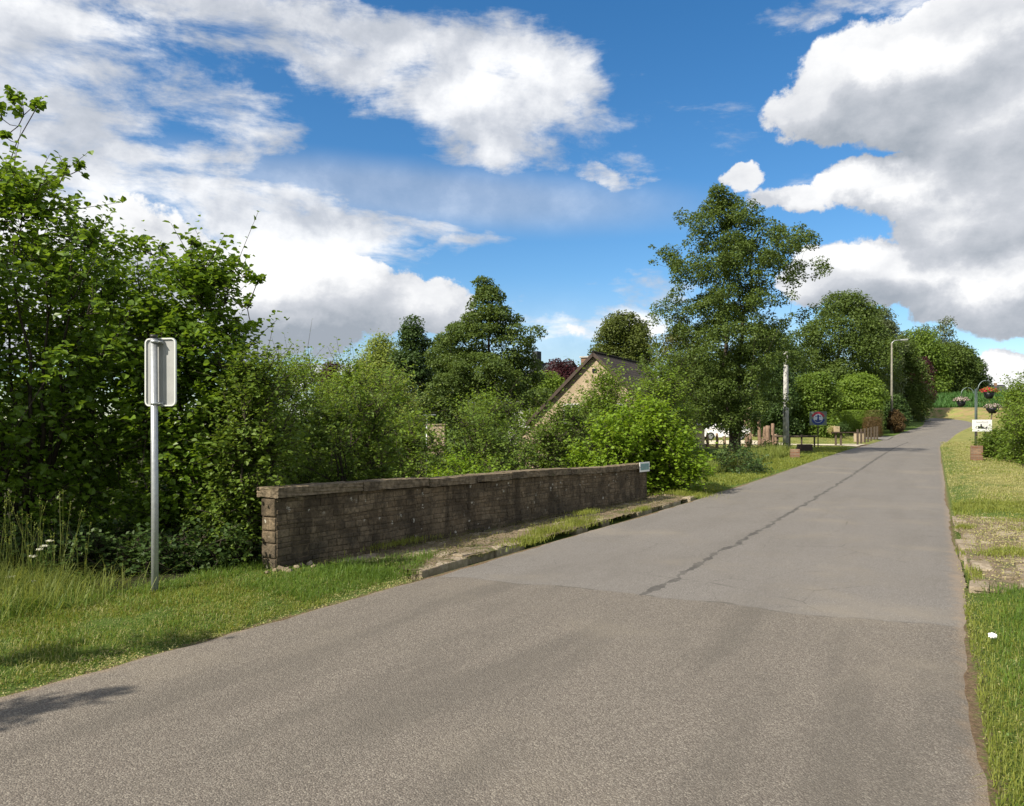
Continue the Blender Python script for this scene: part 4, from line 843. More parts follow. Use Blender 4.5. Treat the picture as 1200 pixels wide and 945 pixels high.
def flower_head(parent, c, r, hgt, mats, n, ls, seed):
    rng = np.random.default_rng(seed); d = unit(rng.standard_normal((n, 3))); d[:, 2] = np.abs(d[:, 2]) - .25; C = np.array(c) + d * np.array((r, r, hgt)) * (.7 + .35 * rng.random((n, 1)))
    k = rng.random(n)
    for nm, mt, sel in (('blossom', mats[0], k < .45), ('leaves', mats[1], k >= .45)):
        V, F, rn = leaf_geo(C[sel], d[sel] + rng.standard_normal((sel.sum(), 3)) * .4, rng.standard_normal((sel.sum(), 3)), np.full(sel.sum(), ls), np.full(sel.sum(), ls * .8), two=False, rng=rng)
        link(nm, npmesh(nm, V, F, rnd=rn), mt, parent)
def build_flower_stand():
    Y = 40; f = FPX / Y
    def lx(x): return (x - 1143.5) / f
    def lz(y, z0): return EYE + (HY - y) / f - z0
    X = (1143.5 - CX) / f; z0 = h1(X, Y); root = empty('basket_stand', (X, Y, z0), 'dark green post with curved arms carrying flower baskets at the right verge', 'flower stand')
    b = BM(); b.tube([(-.025, 0, -.2), (-.025, 0, lz(456, z0))], .032, 12); b.make('post', 'post_green', root)
    b = BM(); b.tube([(.07, .03, lz(520, z0)), (.07, .03, lz(455, z0))], .03, 8); b.make('second_post', 'post_green', root)
    def arc(x0, x1, yt, yb0, yb1):
        pts = []
        for i in range(13):
            a = math.pi * i / 12; pts.append((lx((x0 + x1) / 2 - (x1 - x0) / 2 * math.cos(a)), 0, lz((yb0 + (yb1 - yb0) * i / 12), z0) + (yb0 - yt) / f * math.sin(a)))
        return pts
    b = BM(); b.tube(arc(1141, 1126.5, 454.5, 462, 462), .019, 8); b.make('curved_arm', 'arm_green', root)
    b = BM(); p = arc(1146, 1164, 447, 457, 455)[:10]; b.tube(p, .019, 8); b.make('curved_arm', 'arm_green', root)
    for nm, x, y, w, mats, lab, sd_, top in (('flower_basket', 1126.5, 470, 17, ('petal_pink', 'deep_leaf'), 'hanging basket of pale pink flowers on the left arm of the stand', 1, 462), ('flower_basket', 1159, 459.5, 20, ('petal_red', 'bush_leaf'), 'hanging basket full of bright red flowers', 2, 452)):
        r = w / 2 / f; c = PX(x, y, Y); e = empty(nm, (c.x, c.y, c.z - r * .8), lab, 'flower basket', 'flower baskets by the white board')
        b = BM(); b.tube([(0, 0, 0), (0, 0, r * .35), (0, 0, r * .75)], [r * .3, r * .5, r * .58], 14); b.make('bowl', 'dark_plastic', e)
        b = BM()
        for k in range(3): a = k * 2.1; b.tube([(r * .6 * math.cos(a), r * .6 * math.sin(a), r * .75), (0, 0, (y - top) / f + r * .8)], .008, 4)
        b.make('chain', 'dark_plastic', e); flower_head(e, (0, 0, r * .95), r, r * .55, mats, 900, .06, sd_)
    # third basket on its own leaning post behind
    c = PX(1163, 478, 43); zb = h1(PX(1159, 500, 43).x, 43); e = empty('flower_planter', (c.x, c.y, zb), 'pale pink flowers in a dark bowl on a slanting post behind the white board', 'flower planter', 'flower baskets by the white board')
    r = 9.5 / FPX * 43; zz = c.z - zb
    b = BM(); b.tube([(-.30, 0, -.1), (-.02, 0, zz - r * .6)], .035, 8); b.make('post', 'post_wood', e)
    b = BM(); b.tube([(0, 0, zz - r * .7), (0, 0, zz - r * .3), (0, 0, zz)], [r * .35, r * .65, r * .75], 14); b.make('bowl', 'dark_plastic', e)
    flower_head(e, (0, 0, zz + r * .15), r, r * .5, ('petal_pink', 'deep_leaf'), 900, .06, 3)
    # white board
    Y2 = 38.5; f2 = FPX / Y2; c = PX(1150.7, 499, Y2); zb = h1(c.x, Y2); e = empty('notice_board', (c.x, c.y, zb), 'white board with a black silhouette and dark lettering beside the right brick post', 'notice board'); zc = c.z - zb
    for s_ in (-6.2 / f2, 4.5 / f2):
        b = BM(); b.box((s_, .03, (zc) / 2 - .1), (.06, .05, zc + .2), 0, .006); b.make('post', 'post_wood', e)
    W, Hh = 23 / f2, 13.8 / f2
    b = BM(); b.box((0, -.01, zc), (W, .025, Hh), 0, .006); pan = b.make('panel', 'white_panel', e)
    k = 1 / f2; sil = [(-5.2, -3.6), (6.0, -3.6), (6.0, -.5), (3.9, -2.4), (3.2, -3.0), (2.0, -2.0), (0, -1.0), (-.5, .2), (-.6, 2.0), (-2.0, 2.0), (-2.1, -.7), (-3.4, -1.0), (-5.6, -.3), (-4.9, -1.6)]
    b = BM(); b.prism([(x * k, z * k) for x, z in sil], Matrix.Translation((0, -.027, zc)), .003); b.make('silhouette', 'ink', e)
    b = BM(); rr_ = random.Random(2); x = -6.6
    for i in range(11):
        tall = i in (0, 5, 10); w_ = .85; hh = 1.5 if tall else 1.0
        b.box(((x + .2) * k, -.0245, zc + (4.0 + hh / 2 - .5) * k), (.34 * k, .003, hh * k)); b.box(((x + .5) * k, -.0252, zc + (4.0 + rr_.choice((-.3, .1, .4))) * k), (w_ * .7 * k, .002, .3 * k)); x += 1.28
    b.make('lettering', 'ink', e)
    b = BM(); x = 1.0
    for i in range(8): b.box(((x) * k, -.0245, zc + 2.0 * k), (.30 * k, .003, (.9 if i % 3 == 0 else .6) * k)); x += .78
    b.make('small_lettering', 'grey_ink', e)
build_flower_stand()

def build_round_sign():
    Y = 52; f = FPX / Y; g = gx(959, Y); g = Vector(((958.7 - CX) / f, Y, g.z)); zc = EYE + (HY - 490.5) / f - g.z; e = empty('painted_sign', g, 'square board with a round red, white and blue emblem on a thin dark post', 'sign', rz=-.25)
    b = BM(); b.tube([(0, .03, -.2), (0, .03, zc + .3)], .035, 8); b.make('post', 'post_wood', e)
    b = BM(); b.box((0, 0, zc), (19 / f, .03, 16 / f), 0, .006); b.make('board', 'green_grey_board', e)
    r = 7.6 / f
    def disc(rad, y, n=32, a0=0, a1=360): return [(rad * math.cos(R(a0 + (a1 - a0) * i / n)), rad * math.sin(R(a0 + (a1 - a0) * i / n))) for i in range(n + (0 if a1 - a0 == 360 else 1))]
    def ring(nm, r0, r1, a0, a1, mt, y):
        b = BM(); o = disc(r1, 0, 24, a0, a1) + disc(r0, 0, 24, a0, a1)[::-1]; b.prism(o, Matrix.Translation((0, y, zc)), .003); b.make(nm, mt, e)
    b = BM(); b.prism(disc(r * .68, 0), Matrix.Translation((0, -.0195, zc)), .004); b.make('emblem_centre', 'lilac_white', e)
    ring('emblem_arc', r * .70, r, 18, 162, 'red_ink', -.0195); ring('emblem_arc', r * .70, r, 188, 352, 'blue_ink', -.0195)
    b = BM(); b.box((0, -.022, zc - r * .05), (r * .22, .004, r * 1.15)); b.box((0, -.0235, zc + r * .34), (r * .85, .004, r * .10)); b.box((0, -.0235, zc - r * .15), (r * .34, .004, r * .12)); b.prism(disc(r * .62, 0, 20, 205, 335), Matrix.Translation((0, -.0225, zc)), .003); b.make('emblem_figure', 'blue_ink', e)
build_round_sign()

def brick_post(x, yt, yb, w, Y, label, rz):
    g = gx(x, Y); z1 = EYE + (HY - yt) / FPX * Y; W = w / FPX * Y; e = BM(); h = z1 - g.z + .1
    e.box((0, 0, h / 2 - .1), (W, W, h), 0, .015); me = e.mesh('brick_post'); box_uv(me); o = link('brick_post', me, 'brick_post'); o.location = g; o.rotation_euler = (0, 0, rz); tag(o, label, 'brick post', 'old brick posts at the roadside')
    return o
brick_post(931.5, 526.5, 541, 9.5, 38.5, 'low brick post at the left roadside in front of the concrete pole', -A_ * .3)
brick_post(1144.5, 522.5, 537, 10, 35, 'low brick post at the right verge half hidden by leaves', -A_ * .3)

# ------------------------------------------------------------------ drive area: logs, car, fence, posts, planter
def log(x, yt, Y, r, label, lean=0., group='upright logs beside the drive'):
    g = gx(x, Y); h = EYE + (HY - yt) / FPX * Y - g.z; rng = random.Random(int(x * 7)); pts = [(lean * h * i / 5 + rng.uniform(-.03, .03), rng.uniform(-.03, .03), -.1 + (h + .1) * i / 5) for i in range(6)]
    b = BM(); b.tube(pts, [r * (1.12 - .05 * i) * rng.uniform(.93, 1.07) for i in range(6)], 10); o = b.make('log', 'log_wood'); o.location = g; tag(o, label, 'log', group)
log(812, 485, 60, .13, 'tall upright log left of the white car'); log(818.5, 486, 60.5, .12, 'second tall upright log, touching the car bonnet in view')
log(891, 486, 57, .13, 'tallest leaning log of the cluster right of the trunks', -.05); log(896, 500, 56.5, .12, 'shorter log right of the tallest leaning log')
log(900, 499, 56, .17, 'thickest log in the middle of the cluster'); log(905.5, 496.5, 57, .13, 'tall straight log at the right of the cluster')
log(909, 509, 56, .12, 'short log at the right end of the cluster'); log(875, 509, 57, .13, 'short log left of the cluster beside the trunks'); log(879, 507, 57.5, .11, 'second short log beside the trunks')
log(829, 509, 58, .11, 'short pale log in front of the front wheel of the car'); log(840, 508, 58, .10, 'short pale log under the car door'); log(895, 514, 55.5, .16, 'stump at the foot of the log cluster'); log(849, 511, 58, .10, 'short pale log left of the dark trunks')
log(902, 517, 55, .15, 'rough stump in front of the thickest log'); log(824, 512, 57.5, .12, 'low stump below the car bonnet')

def build_car():
    Y = 66; f = FPX / Y; X = (847 - CX) / f; z0 = h1(X, Y) + .05; e = empty('parked_car', (X, Y, z0), 'white hatchback parked side-on behind the tree trunks', 'car', rz=.06)
    top = [(-2.0, .35), (-2.05, .55), (-1.98, .78), (-1.5, .92), (-1.05, .98), (-.35, 1.42), (.2, 1.48), (1.0, 1.45), (1.75, 1.02), (2.02, .95), (2.08, .60), (2.02, .32)]
    def arch(cx, r=.36, n=9): return [(cx + r * math.cos(R(180 * i / n)), .30 + r * math.sin(R(180 * i / n))) for i in range(n + 1)]
    bot = [(1.75, .24)] + arch(1.28) + [(.85, .22), (-.85, .22)] + arch(-1.30) + [(-1.75, .26)]
    b = BM(); b.prism(top + bot, Matrix.Translation((0, -.85, 0)), 1.7)
    for v in b.b.verts:
        if v.co.z > .95: v.co.y *= 1 - .20 * (v.co.z - .95) / .53
    bmesh.ops.bevel(b.b, geom=[x for x in b.b.edges if abs(abs(x.verts[0].co.y) - abs(x.verts[1].co.y)) < .2 and x.calc_length() > .2], offset=.04, segments=2, affect='EDGES'); b.make('body', 'car_paint', e)
    for s_ in (-1, 1):
        for p in ([(-.85, 1.0), (-.33, 1.36), (.12, 1.41), (.12, 1.0)], [(.20, 1.0), (.20, 1.41), (.95, 1.38), (1.35, 1.03)]):
            b = BM(); v = [(x, (-.855 + (z - .95) * .345 * 1.0 if s_ < 0 else .855 - (z - .95) * .345) + s_ * .006, z) for x, z in p]; w = [(a, c - s_ * .02, d) for a, c, d in v]
            fv = [b.b.verts.new(q_) for q_ in v]; kv = [b.b.verts.new(q_) for q_ in w]; b.b.faces.new(fv); b.b.faces.new(kv[::-1])
            for i in range(4): j = (i + 1) % 4; b.b.faces.new((fv[i], kv[i], kv[j], fv[j]))
            b.make('window', 'glass_dark', e)
        for wx in (-1.30, 1.28):
            b = BM(); b.tube([(wx, s_ * .66, .31), (wx, s_ * .86, .31)], .31, 24); t = b.make('wheel', 'rubber', e); b = BM(); b.tube([(wx, s_ * .84, .31), (wx, s_ * .872, .31)], .20, 20); b.make('rim', 'rim_grey', t)
    b = BM(); b.box((-1.99, -.62, .68), (.12, .32, .13), 0, .03); b.make('headlight', 'lamp_alu', e); b = BM(); b.box((-1.99, .62, .68), (.12, .32, .13), 0, .03); b.make('headlight', 'lamp_alu', e)
    b = BM(); b.box((-.75, -.95, 1.0), (.16, .18, .12), 0, .03); b.make('mirror', 'car_paint', e); b = BM(); b.box((2.03, -.66, .82), (.08, .22, .2), 0, .02); b.make('tail_light', 'red_ink', e)
build_car()

def build_drive_things():
    Y = 73; f = FPX / Y; g = gx(889, Y); W = 20 / f; e = empty('hut', g, 'tan rendered hut with a small dark window behind the tree trunks', 'hut', rz=-.12)
    ht = EYE + (HY - 481) / f - g.z; hp = EYE + (HY - 473) / f - g.z; pf = [(-W / 2, -.2), (W / 2, -.2), (W / 2, ht), (W * .16, hp), (-W * .12, hp), (-W / 2, ht)]
    b = BM(); b.prism(pf, Matrix.Identity(4), 3.2); b.make('wall', 'tan_wall', e)
    b = BM(); zc = EYE + (HY - 485.5) / f - g.z; b.box((0, -.005, zc), (.48, .05, .46)); w_ = b.make('window', 'window_dark', e); b = BM(); b.box((0, -.045, zc), (.04, .03, .46)); b.box((0, -.047, zc - .26), (.6, .06, .05)); b.make('frame', 'brown_wood', w_)
    b = BM(); b.box((.05, -.005, .95), (.85, .06, 1.9)); b.make('door', 'brown_wood', e)
    # rail fence
    Y = 55; f = FPX / Y; X0, X1 = (908 - CX) / f, (957 - CX) / f; g = gx(908, Y); e = empty('rail_fence', g, 'dark wooden rail fence on short posts between the pole and the drive', 'fence')
    zr = EYE + (HY - 511.5) / f - g.z; b = BM(); b.tube([(0, 0, zr), ((X1 - X0) * .5, .02, zr - .02), (X1 - X0, 0, zr)], .07, 8); b.make('rail', 'post_wood', e)
    for x in (912, 926, 940, 955): b = BM(); xx = (x - 908) / f; b.box((xx, .10, zr / 2 - .05), (.10, .09, zr + .35), 0, .01); b.make('post', 'post_wood', e)
    # dark trough
    Y = 47; f = FPX / Y; g = gx(943, Y); e = empty('wooden_trough', g, 'low dark wooden trough between the brick post and the painted sign', 'trough', rz=-.15); b = BM()
    L_, D_, Hh = 16 / f, .45, .42
    for c, d in (((0, -D_ / 2, Hh / 2), (L_, .04, Hh)), ((0, D_ / 2, Hh / 2), (L_, .04, Hh)), ((-L_ / 2 + .02, 0, Hh / 2), (.04, D_ - .042, Hh - .01)), ((L_ / 2 - .02, 0, Hh / 2), (.04, D_ - .042, Hh - .01)), ((0, 0, .08), (L_ - .05, D_ - .05, .05))): b.box(c, d)
    b.make('box', 'brown_wood', e); b = BM(); b.box((0, 0, Hh - .08), (L_ - .09, D_ - .09, .06)); b.make('soil', 'soil', e)
    # planter table
    Y = 60; f = FPX / Y; g = gx(981, Y - 1.5); e = empty('planter_table', (g.x, Y - 1.5, g.z), 'raised tan planter box with plants on two dark posts beside the drive', 'planter'); zt = EYE + (HY - 507.5) / f - g.z
    for x in (-.10, .28): b = BM(); b.box((x, 0, zt / 2 - .1), (.12, .12, zt + .2), 0, .01); b.make('post', 'post_wood', e)
    b = BM(); b.box((.75, .1, zt + .03), (2.4, .6, .07), 0, .01); b.make('shelf', 'brown_wood', e)
    b = BM(); b.box((.02 - .1, .05, zt + .28), (.42, .45, .42), 0, .02); b.make('box', 'trough_tan', e)
    rng = np.random.default_rng(8); n = 1600; C = np.array((.42, .1, zt + .35)) + rng.standard_normal((n, 3)) * np.array((.20, .14, .14)); V, F, rn = leaf_geo(C, rng.standard_normal((n, 3)) + np.array((0, 0, .5)), rng.standard_normal((n, 3)), np.full(n, .1), np.full(n, .06), two=False, rng=rng); link('leaves', npmesh('leaves', V, F, rnd=rn), 'deep_leaf', e)
    n = 500; C = np.array((-.42, .1, zt + .22)) + rng.standard_normal((n, 3)) * np.array((.10, .10, .12)); V, F, rn = leaf_geo(C, rng.standard_normal((n, 3)) + np.array((0, 0, .5)), rng.standard_normal((n, 3)), np.full(n, .1), np.full(n, .05), two=False, rng=rng); link('dry_leaves', npmesh('dry_leaves', V, F, rnd=rn), 'dry_blade', e)
    # pale low wall with a pinkish face
    g = gx(1007, 66); b = BM(); b.box((0, 0, .35), (.78, .4, .8), 0, .04); b.box((0, 0, .79), (.86, .48, .08), 0, .02); o = b.make('stone_pier', 'sand_wall'); o.location = g; tag(o, 'short pale sandy pier left of the brown clipped hedge', 'pier')
    # row of short posts
    xs = [1005, 1009.2, 1013.4, 1017.3, 1021, 1024.8, 1028]; lab = ['short fence post nearest the planter, first of its row', 'second short post of the row counted from the planter', 'third short post of the row counted from the planter', 'middle post of the row of seven short posts', 'fifth short post of the row counted from the planter', 'sixth short post of the row, next to the last', 'last short post of the row, in front of the brown hedge']
    yb = [518.8, 517.6, 516.6, 515.3, 513.8, 512.5, 511.5]; ht = [15.5, 14.8, 14.5, 13.5, 13, 12.3, 11.7]; pb = None
    for i, x in enumerate(xs):
        Y = 60 + i * 1.6; X = (x - CX) / FPX * Y; z = h1(X, Y)
        if pb is None:
            b = BM(); b.box((0, 0, .42), (.13, .13, 1.15), 0, .015); pb = b.make('short_post', 'post_wood'); o = pb
        else: o = pb.copy(); COL.objects.link(o)
        o.location = (X, Y, z + EYE + (HY - yb[i] + ht[i]) / FPX * Y - z - 1.0); tag(o, lab[i], 'post', 'row of short wooden posts')
    # drying post seen through the gap
    Y = 34; f = FPX / Y; X = (500 - CX) / f; z = h1(X, Y); e = empty('drying_post', (X, Y, z), 'white T-shaped drying post in the gap between the shrubs', 'drying post'); zt = EYE + (HY - 487) / f - z
    b = BM(); b.tube([(0, 0, -.1), (0, 0, zt)], .03, 8); b.make('post', 'lamp_alu', e); b = BM(); b.tube([(-.4, 0, zt), (.4, 0, zt + .02)], .025, 8); b.make('cross_bar', 'lamp_alu', e)
    g = gx(511, 40); b = BM(); b.box((0, 0, .55), (.9, .5, 1.5), 0, .03); b.box((0, 0, 1.33), (1.0, .6, .08), 0, .02); o = b.make('garden_pier', 'sand_wall'); o.location = (g.x, 40, EYE + (HY - 497) / FPX * 40 - 1.37); tag(o, 'pale stone block half hidden behind shrubs right of the drying post', 'pier')
build_drive_things()

# ------------------------------------------------------------------ houses
def house(name, label, apex, r_ax, half, pitch, length, zg, wall, roof, group=None):
    """gable house, apex = near end of the ridge; local x across the gable, y along the ridge"""
    g_ = math.atan2(r_ax[1], r_ax[0]) - math.pi / 2; e = empty(name, (apex.x, apex.y, zg), label, 'house', group, rz=g_); hz = apex.z - zg; ez = hz - half * math.tan(pitch)
    b = BM(); b.prism([(-half, -.5), (half, -.5), (half, ez - .12), (0, hz - .14), (-half, ez - .12)], Matrix.Translation((0, .25, 0)), length - .5); b.make('wall', wall, e)
    t = .16; ov = .35
    for s_ in (-1, 1):
        b = BM(); x1 = s_ * (half + ov); z1 = hz - (half + ov) * math.tan(pitch)
        vs_ = [b.b.verts.new(v) for v in ((s_ * .004, 0, hz), (x1, 0, z1), (x1, 0, z1 - t), (s_ * .004, 0, hz - t - .05), (s_ * .004, length, hz), (x1, length, z1), (x1, length, z1 - t), (s_ * .004, length, hz - t - .05))]
        for q_ in ((0, 1, 2, 3), (7, 6, 5, 4), (0, 4, 5, 1), (1, 5, 6, 2), (2, 6, 7, 3), (3, 7, 4, 0)): b.b.faces.new([vs_[i] for i in q_])
        me = b.mesh('roof'); l = me.uv_layers.new(name='m')
        for p in me.polygons:
            for li in p.loop_indices: co = me.vertices[me.loops[li].vertex_index].co; l.data[li].uv = (co.y, math.hypot(co.x, hz - co.z))
        link('roof', me, roof, e)
        b = BM(); b.tube([(x1 + s_ * .06, -.02, z1 - .06), (x1 + s_ * .06, length + .02, z1 - .06)], .06, 8); b.make('gutter', 'galvanised', e)
        b = BM(); cs, sn = math.cos(pitch), math.sin(pitch); ll = (half + ov) / cs; b.box((s_ * (half + ov) / 2, -.025, hz - (half + ov) / 2 * math.tan(pitch) - .11), (ll, .04, .2), 0, 0, 0, s_ * pitch); b.make('barge_board', 'brown_wood', e)
    b = BM(); b.tube([(0, -.03, hz + .02), (0, length + .03, hz + .02)], .09, 8); b.make('ridge_tiles', 'roof_tiles', e)
    return e, hz, ez
def build_houses():
    ap = PX(695, 413, 50); e, hz, ez = house('house', 'sandy rendered house with a dark brown tiled roof above the shrubs', ap, (.47, .88), 4.5, R(43), 10.5, -.9, 'sand_wall', 'roof_tiles')
    b = BM(); b.box((-1.0, 1.5, hz - .85), (.75, .5, 1.3), 0, .02); c = b.make('chimney', 'brick_post', e); box_uv(c.data); b = BM(); b.box((-1.0, 1.5, hz - .15), (.9, .65, .10), 0, .02); b.make('chimney_cap', 'pole_concrete', c)
    b = BM(); b.box((0, .22, hz - 1.15), (.28, .09, .26), 0, .01); w = b.make('vent', 'window_dark', e)
    for x, z, ww, hh in ((-1.6, ez + .3, 1.0, 1.2), (1.4, ez + .3, 1.0, 1.2), (2.4, .9, 1.2, 1.3), (-2.4, .9, 1.2, 1.3)):
        b = BM(); b.box((x, .232, z), (ww + .12, .05, hh + .12)); fr = b.make('window', 'white_frame', e); b = BM(); b.box((x - ww / 4, .205, z), (ww / 2 - .05, .02, hh - .08)); b.box((x + ww / 4, .205, z), (ww / 2 - .05, .02, hh - .08)); b.make('pane', 'glass_dark', fr); b = BM(); b.box((x, .19, z - hh / 2 - .1), (ww + .3, .14, .07), 0, .01); b.make('sill', 'pole_concrete', fr)
    # small gabled dormer on the right slope, flue pipe
    dl = 3.2; b = BM(); x0, yd = 3.9, 6.8; zr = hz - 1.55; b.prism([(-.75, -1.1), (.75, -1.1), (.75, -.55), (0, 0), (-.75, -.55)], Matrix.Translation((x0, yd, zr)) @ Matrix.Rotation(R(90), 4, 'Z'), 2.4); b.make('dormer', 'brown_wood', e)
    for s_ in (-1, 1):
        b = BM(); vs_ = [b.b.verts.new(v) for v in ((x0 + .25, yd + s_ * .003, zr + .08), (x0 + .25, yd + s_ * .95, zr - .62), (x0 - 2.6, yd + s_ * .95, zr - .62), (x0 - 2.6, yd + s_ * .003, zr + .08), (x0 + .25, yd + s_ * .003, zr + .0), (x0 + .25, yd + s_ * .95, zr - .70), (x0 - 2.6, yd + s_ * .95, zr - .70), (x0 - 2.6, yd + s_ * .003, zr + .0))]
        for q_ in ((0, 1, 2, 3), (7, 6, 5, 4), (0, 4, 5, 1), (1, 5, 6, 2), (2, 6, 7, 3), (3, 7, 4, 0)): b.b.faces.new([vs_[i] for i in q_])
        me = b.mesh('dormer_roof'); l = me.uv_layers.new(name='m')
        for p in me.polygons:
            for li in p.loop_indices: co = me.vertices[me.loops[li].vertex_index].co; l.data[li].uv = (co.x, co.y * 1.3)
        link('dormer_roof', me, 'roof_tiles', e)
    b = BM(); b.tube([(2.4, 6.0, hz - 2.9), (2.4, 6.0, hz - .9)], .10, 10); b.make('flue', 'galvanised', e)
    # lower lean-to with a pale fascia at the left eave
    b = BM(); b.box((-5.3, 3.2, ez / 2 - .4), (1.1, 4.6, ez - .4)); b.make('annex', 'sand_wall', e); b = BM(); b.box((-5.4, 3.2, ez - .50), (1.7, 5.0, .16), 0, .01); b.make('annex_roof', 'white_frame', e)
    ap = PX(672, 424, 92); e, hz, ez = house('house', 'far house with a grey slate roof and dark chimney left of the dark red tree', ap, (-.75, .66), 5.0, R(38), 6, -.5, 'grey_wall', 'slate')
    ap2 = PX(660, 426, 92); bpy.data.objects.remove
    b = BM(); b.box((-1.2, 4.6, hz + .1), (.8, .8, 2.6), 0, .02); c = b.make('chimney', 'slate', e); box_uv(c.data)
    for y in (2, 4): b = BM(); b.box((-5.02, y, 2.2), (.06, .9, 1.1)); b.make('window', 'glass_dark', e)
    ap = PX(1163, 451.5, 185); e, hz, ez = house('house', 'far house with a dark grey roof on the skyline behind the flower stand', PX(1150, 452, 185), (.98, -.2), 4.2, R(36), 5, h1(ap.x, 185) , 'grey_wall', 'slate')
    b = BM(); b.box((0, 3.0, hz + .15), (.55, .55, .8), 0, .02); c = b.make('chimney', 'brick_post', e); box_uv(c.data)
    for y in (1.4, 3.4): b = BM(); b.box((4.22, y, ez - .9), (.06, .9, 1.1)); b.make('window', 'glass_dark', e)
build_houses()

# ------------------------------------------------------------------ grass, maize, flowers, litter
def blades(name, label, X, Y, hgt, wid, mat, seed, lean=.5, zoff=0., two=True):
    rng = np.random.default_rng(seed); n = len(X); Z = H(X, Y) + zoff; a = rng.uniform(0, 2 * np.pi, n); sd_ = np.stack([np.cos(a), np.sin(a), np.zeros(n)], 1); ld = np.stack([-np.sin(a), np.cos(a), np.zeros(n)], 1)
    pn = .5 + .25 * (np.sin(X * 3.1 + 2 * np.sin(Y * 2.3)) + np.sin(Y * 4.3 + 2 * np.sin(X * 3.7 + 1)))
    h = (hgt * rng.uniform(.35, 1.25, n) * (.65 + .7 * pn))[:, None]; w = (wid * rng.uniform(.7, 1.2, n))[:, None] / 2; k = (rng.normal(0, 1, n) * lean)[:, None]; B = np.stack([X, Y, Z - .01], 1)
    m = B + ld * k * h * .28 + np.array((0, 0, .58)) * h; t = B + ld * k * h * .85 + np.array((0, 0, 1.0)) * h * np.maximum(1 - .25 * k * k, .4)
    V = np.stack([B - sd_ * w, B + sd_ * w, m + sd_ * w * .75, m - sd_ * w * .75, t], 1).reshape(-1, 3); i = np.arange(n)[:, None] * 5; r = rng.random(n)
    o = link(name, npmesh(name, V, [i + [0, 1, 2, 3], i + [3, 2, 4]], rnd=np.concatenate([r, r])), mat); return tag(o, label, None, None, 'stuff')
def scatter(n, s0, s1, u0, u1, seed, far=7., clump=None, keep=None):
    """points in a road-frame rectangle, thinning with distance"""
    rng = np.random.default_rng(seed); s = rng.uniform(s0, s1, n * 3); u = rng.uniform(u0, u1, n * 3); X, Y = SU(s, u); d = np.hypot(X, Y); ok = rng.random(len(d)) < np.minimum(1, (far / np.maximum(d, .1)) ** 1.6)
    if clump: q_ = np.sin(X * clump + np.sin(Y * clump * .7) * 2) * np.sin(Y * clump * 1.1 + np.sin(X * clump * .6) * 2); ok &= rng.random(len(d)) < .35 + .65 * (q_ > -.1)
    if keep is not None: ok &= keep(s, u, rng)
    ok &= Y > -1.5
    X, Y, d = X[ok][:n], Y[ok][:n], d[ok][:n]; return X, Y, d
def pole_edge(s, u): return (u > -4.60 + .10 * np.sin(s * 3.1)) | (s < 5.4)
def edgekeep(side):
    def f(s, u, rng):
        e = np.abs(u) - (2.52 if side > 0 else 2.63) - .05 * np.sin(s * 1.9) - .04 * np.sin(s * 5.3) - .05 * rng.random(len(u)); return pole_edge(s, u) & (e > 0) & (rng.random(len(u)) < np.clip(e / .07, .4, 1))
    return f
X, Y, d = scatter(150000, -3, 8.0, -6.6, -2.6, 1, 6, 1.1, edgekeep(-1)); blades('grass', 'short green verge grass along the near left road edge', X, Y, .050, .0042 * np.maximum(d / 5, 1), 'grass_blade', 2, 1.3)
X, Y, d = scatter(26000, -3, 8.2, -6.6, -2.66, 101, 6, 2.9, edgekeep(-1)); blades('grass', 'scattered greener blades in the near left verge', X, Y, .075, .0050 * np.maximum(d / 5, 1), 'lush_blade', 102, 1.2)
X, Y, d = scatter(16000, 2, 8.3, -6.4, -4.25, 3, 7, 1.4, lambda s, u, r: pole_edge(s, u)); blades('grass', 'longer lush grass around the foot of the sign pole', X, Y, .12, .006, 'lush_blade', 4, 1.1)
def weeds(name, label, X, Y, size, hgt, mat, seed):
    rng = np.random.default_rng(seed); n = len(X); C = np.stack([X, Y, H(X, Y) + rng.uniform(.2, 1, n) * hgt], 1); L = size * rng.uniform(.6, 1.3, n); V, F, rn = leaf_geo(C, np.array([[0, 0, 1.]]) + rng.standard_normal((n, 3)) * .5, rng.standard_normal((n, 3)), L, L * .7, two=False, rng=rng)
    tag(link(name, npmesh(name, V, F, rnd=rn), mat), label, None, None, 'stuff')
X, Y, d = scatter(16000, -2, 8.2, -5.5, -2.68, 111, 7, 2.2); weeds('clover', 'low clover leaves in the near left verge', X, Y, .016, .045, 'lush_blade', 112)
X, Y, d = scatter(9000, 0, 10, 2.66, 4.2, 113, 5, 2.2); weeds('clover', 'low clover leaves in the near right verge', X, Y, .016, .05, 'lush_blade', 114)
X, Y, d = scatter(9000, -1, 8.4, -2.9, -2.55, 115, 8, 3.0); weeds('leaf_litter', 'crumbs of dry leaves and soil along the near left road edge', X, Y, .014, .012, 'dry_blade', 116)
X, Y, d = scatter(3000, -1, 20, 2.60, 2.9, 117, 9, 3.0); weeds('leaf_litter', 'crumbs of dry leaves along the right road edge', X, Y, .014, .012, 'dry_blade', 118)
X, Y, d = scatter(14000, 8.2, 20, -4.4, -2.72, 119, 14, 2.0); weeds('leaf_litter', 'dry leaves and moss on the left pavement', X, Y, .020, .06, 'olive_leaf', 120)
X, Y, d = scatter(12000, 10.3, 18.4, 2.7, 5.0, 121, 14, 2.0); weeds('leaf_litter', 'dry straw and moss on the flat stones on the right', X, Y, .024, .06, 'dry_blade', 122)
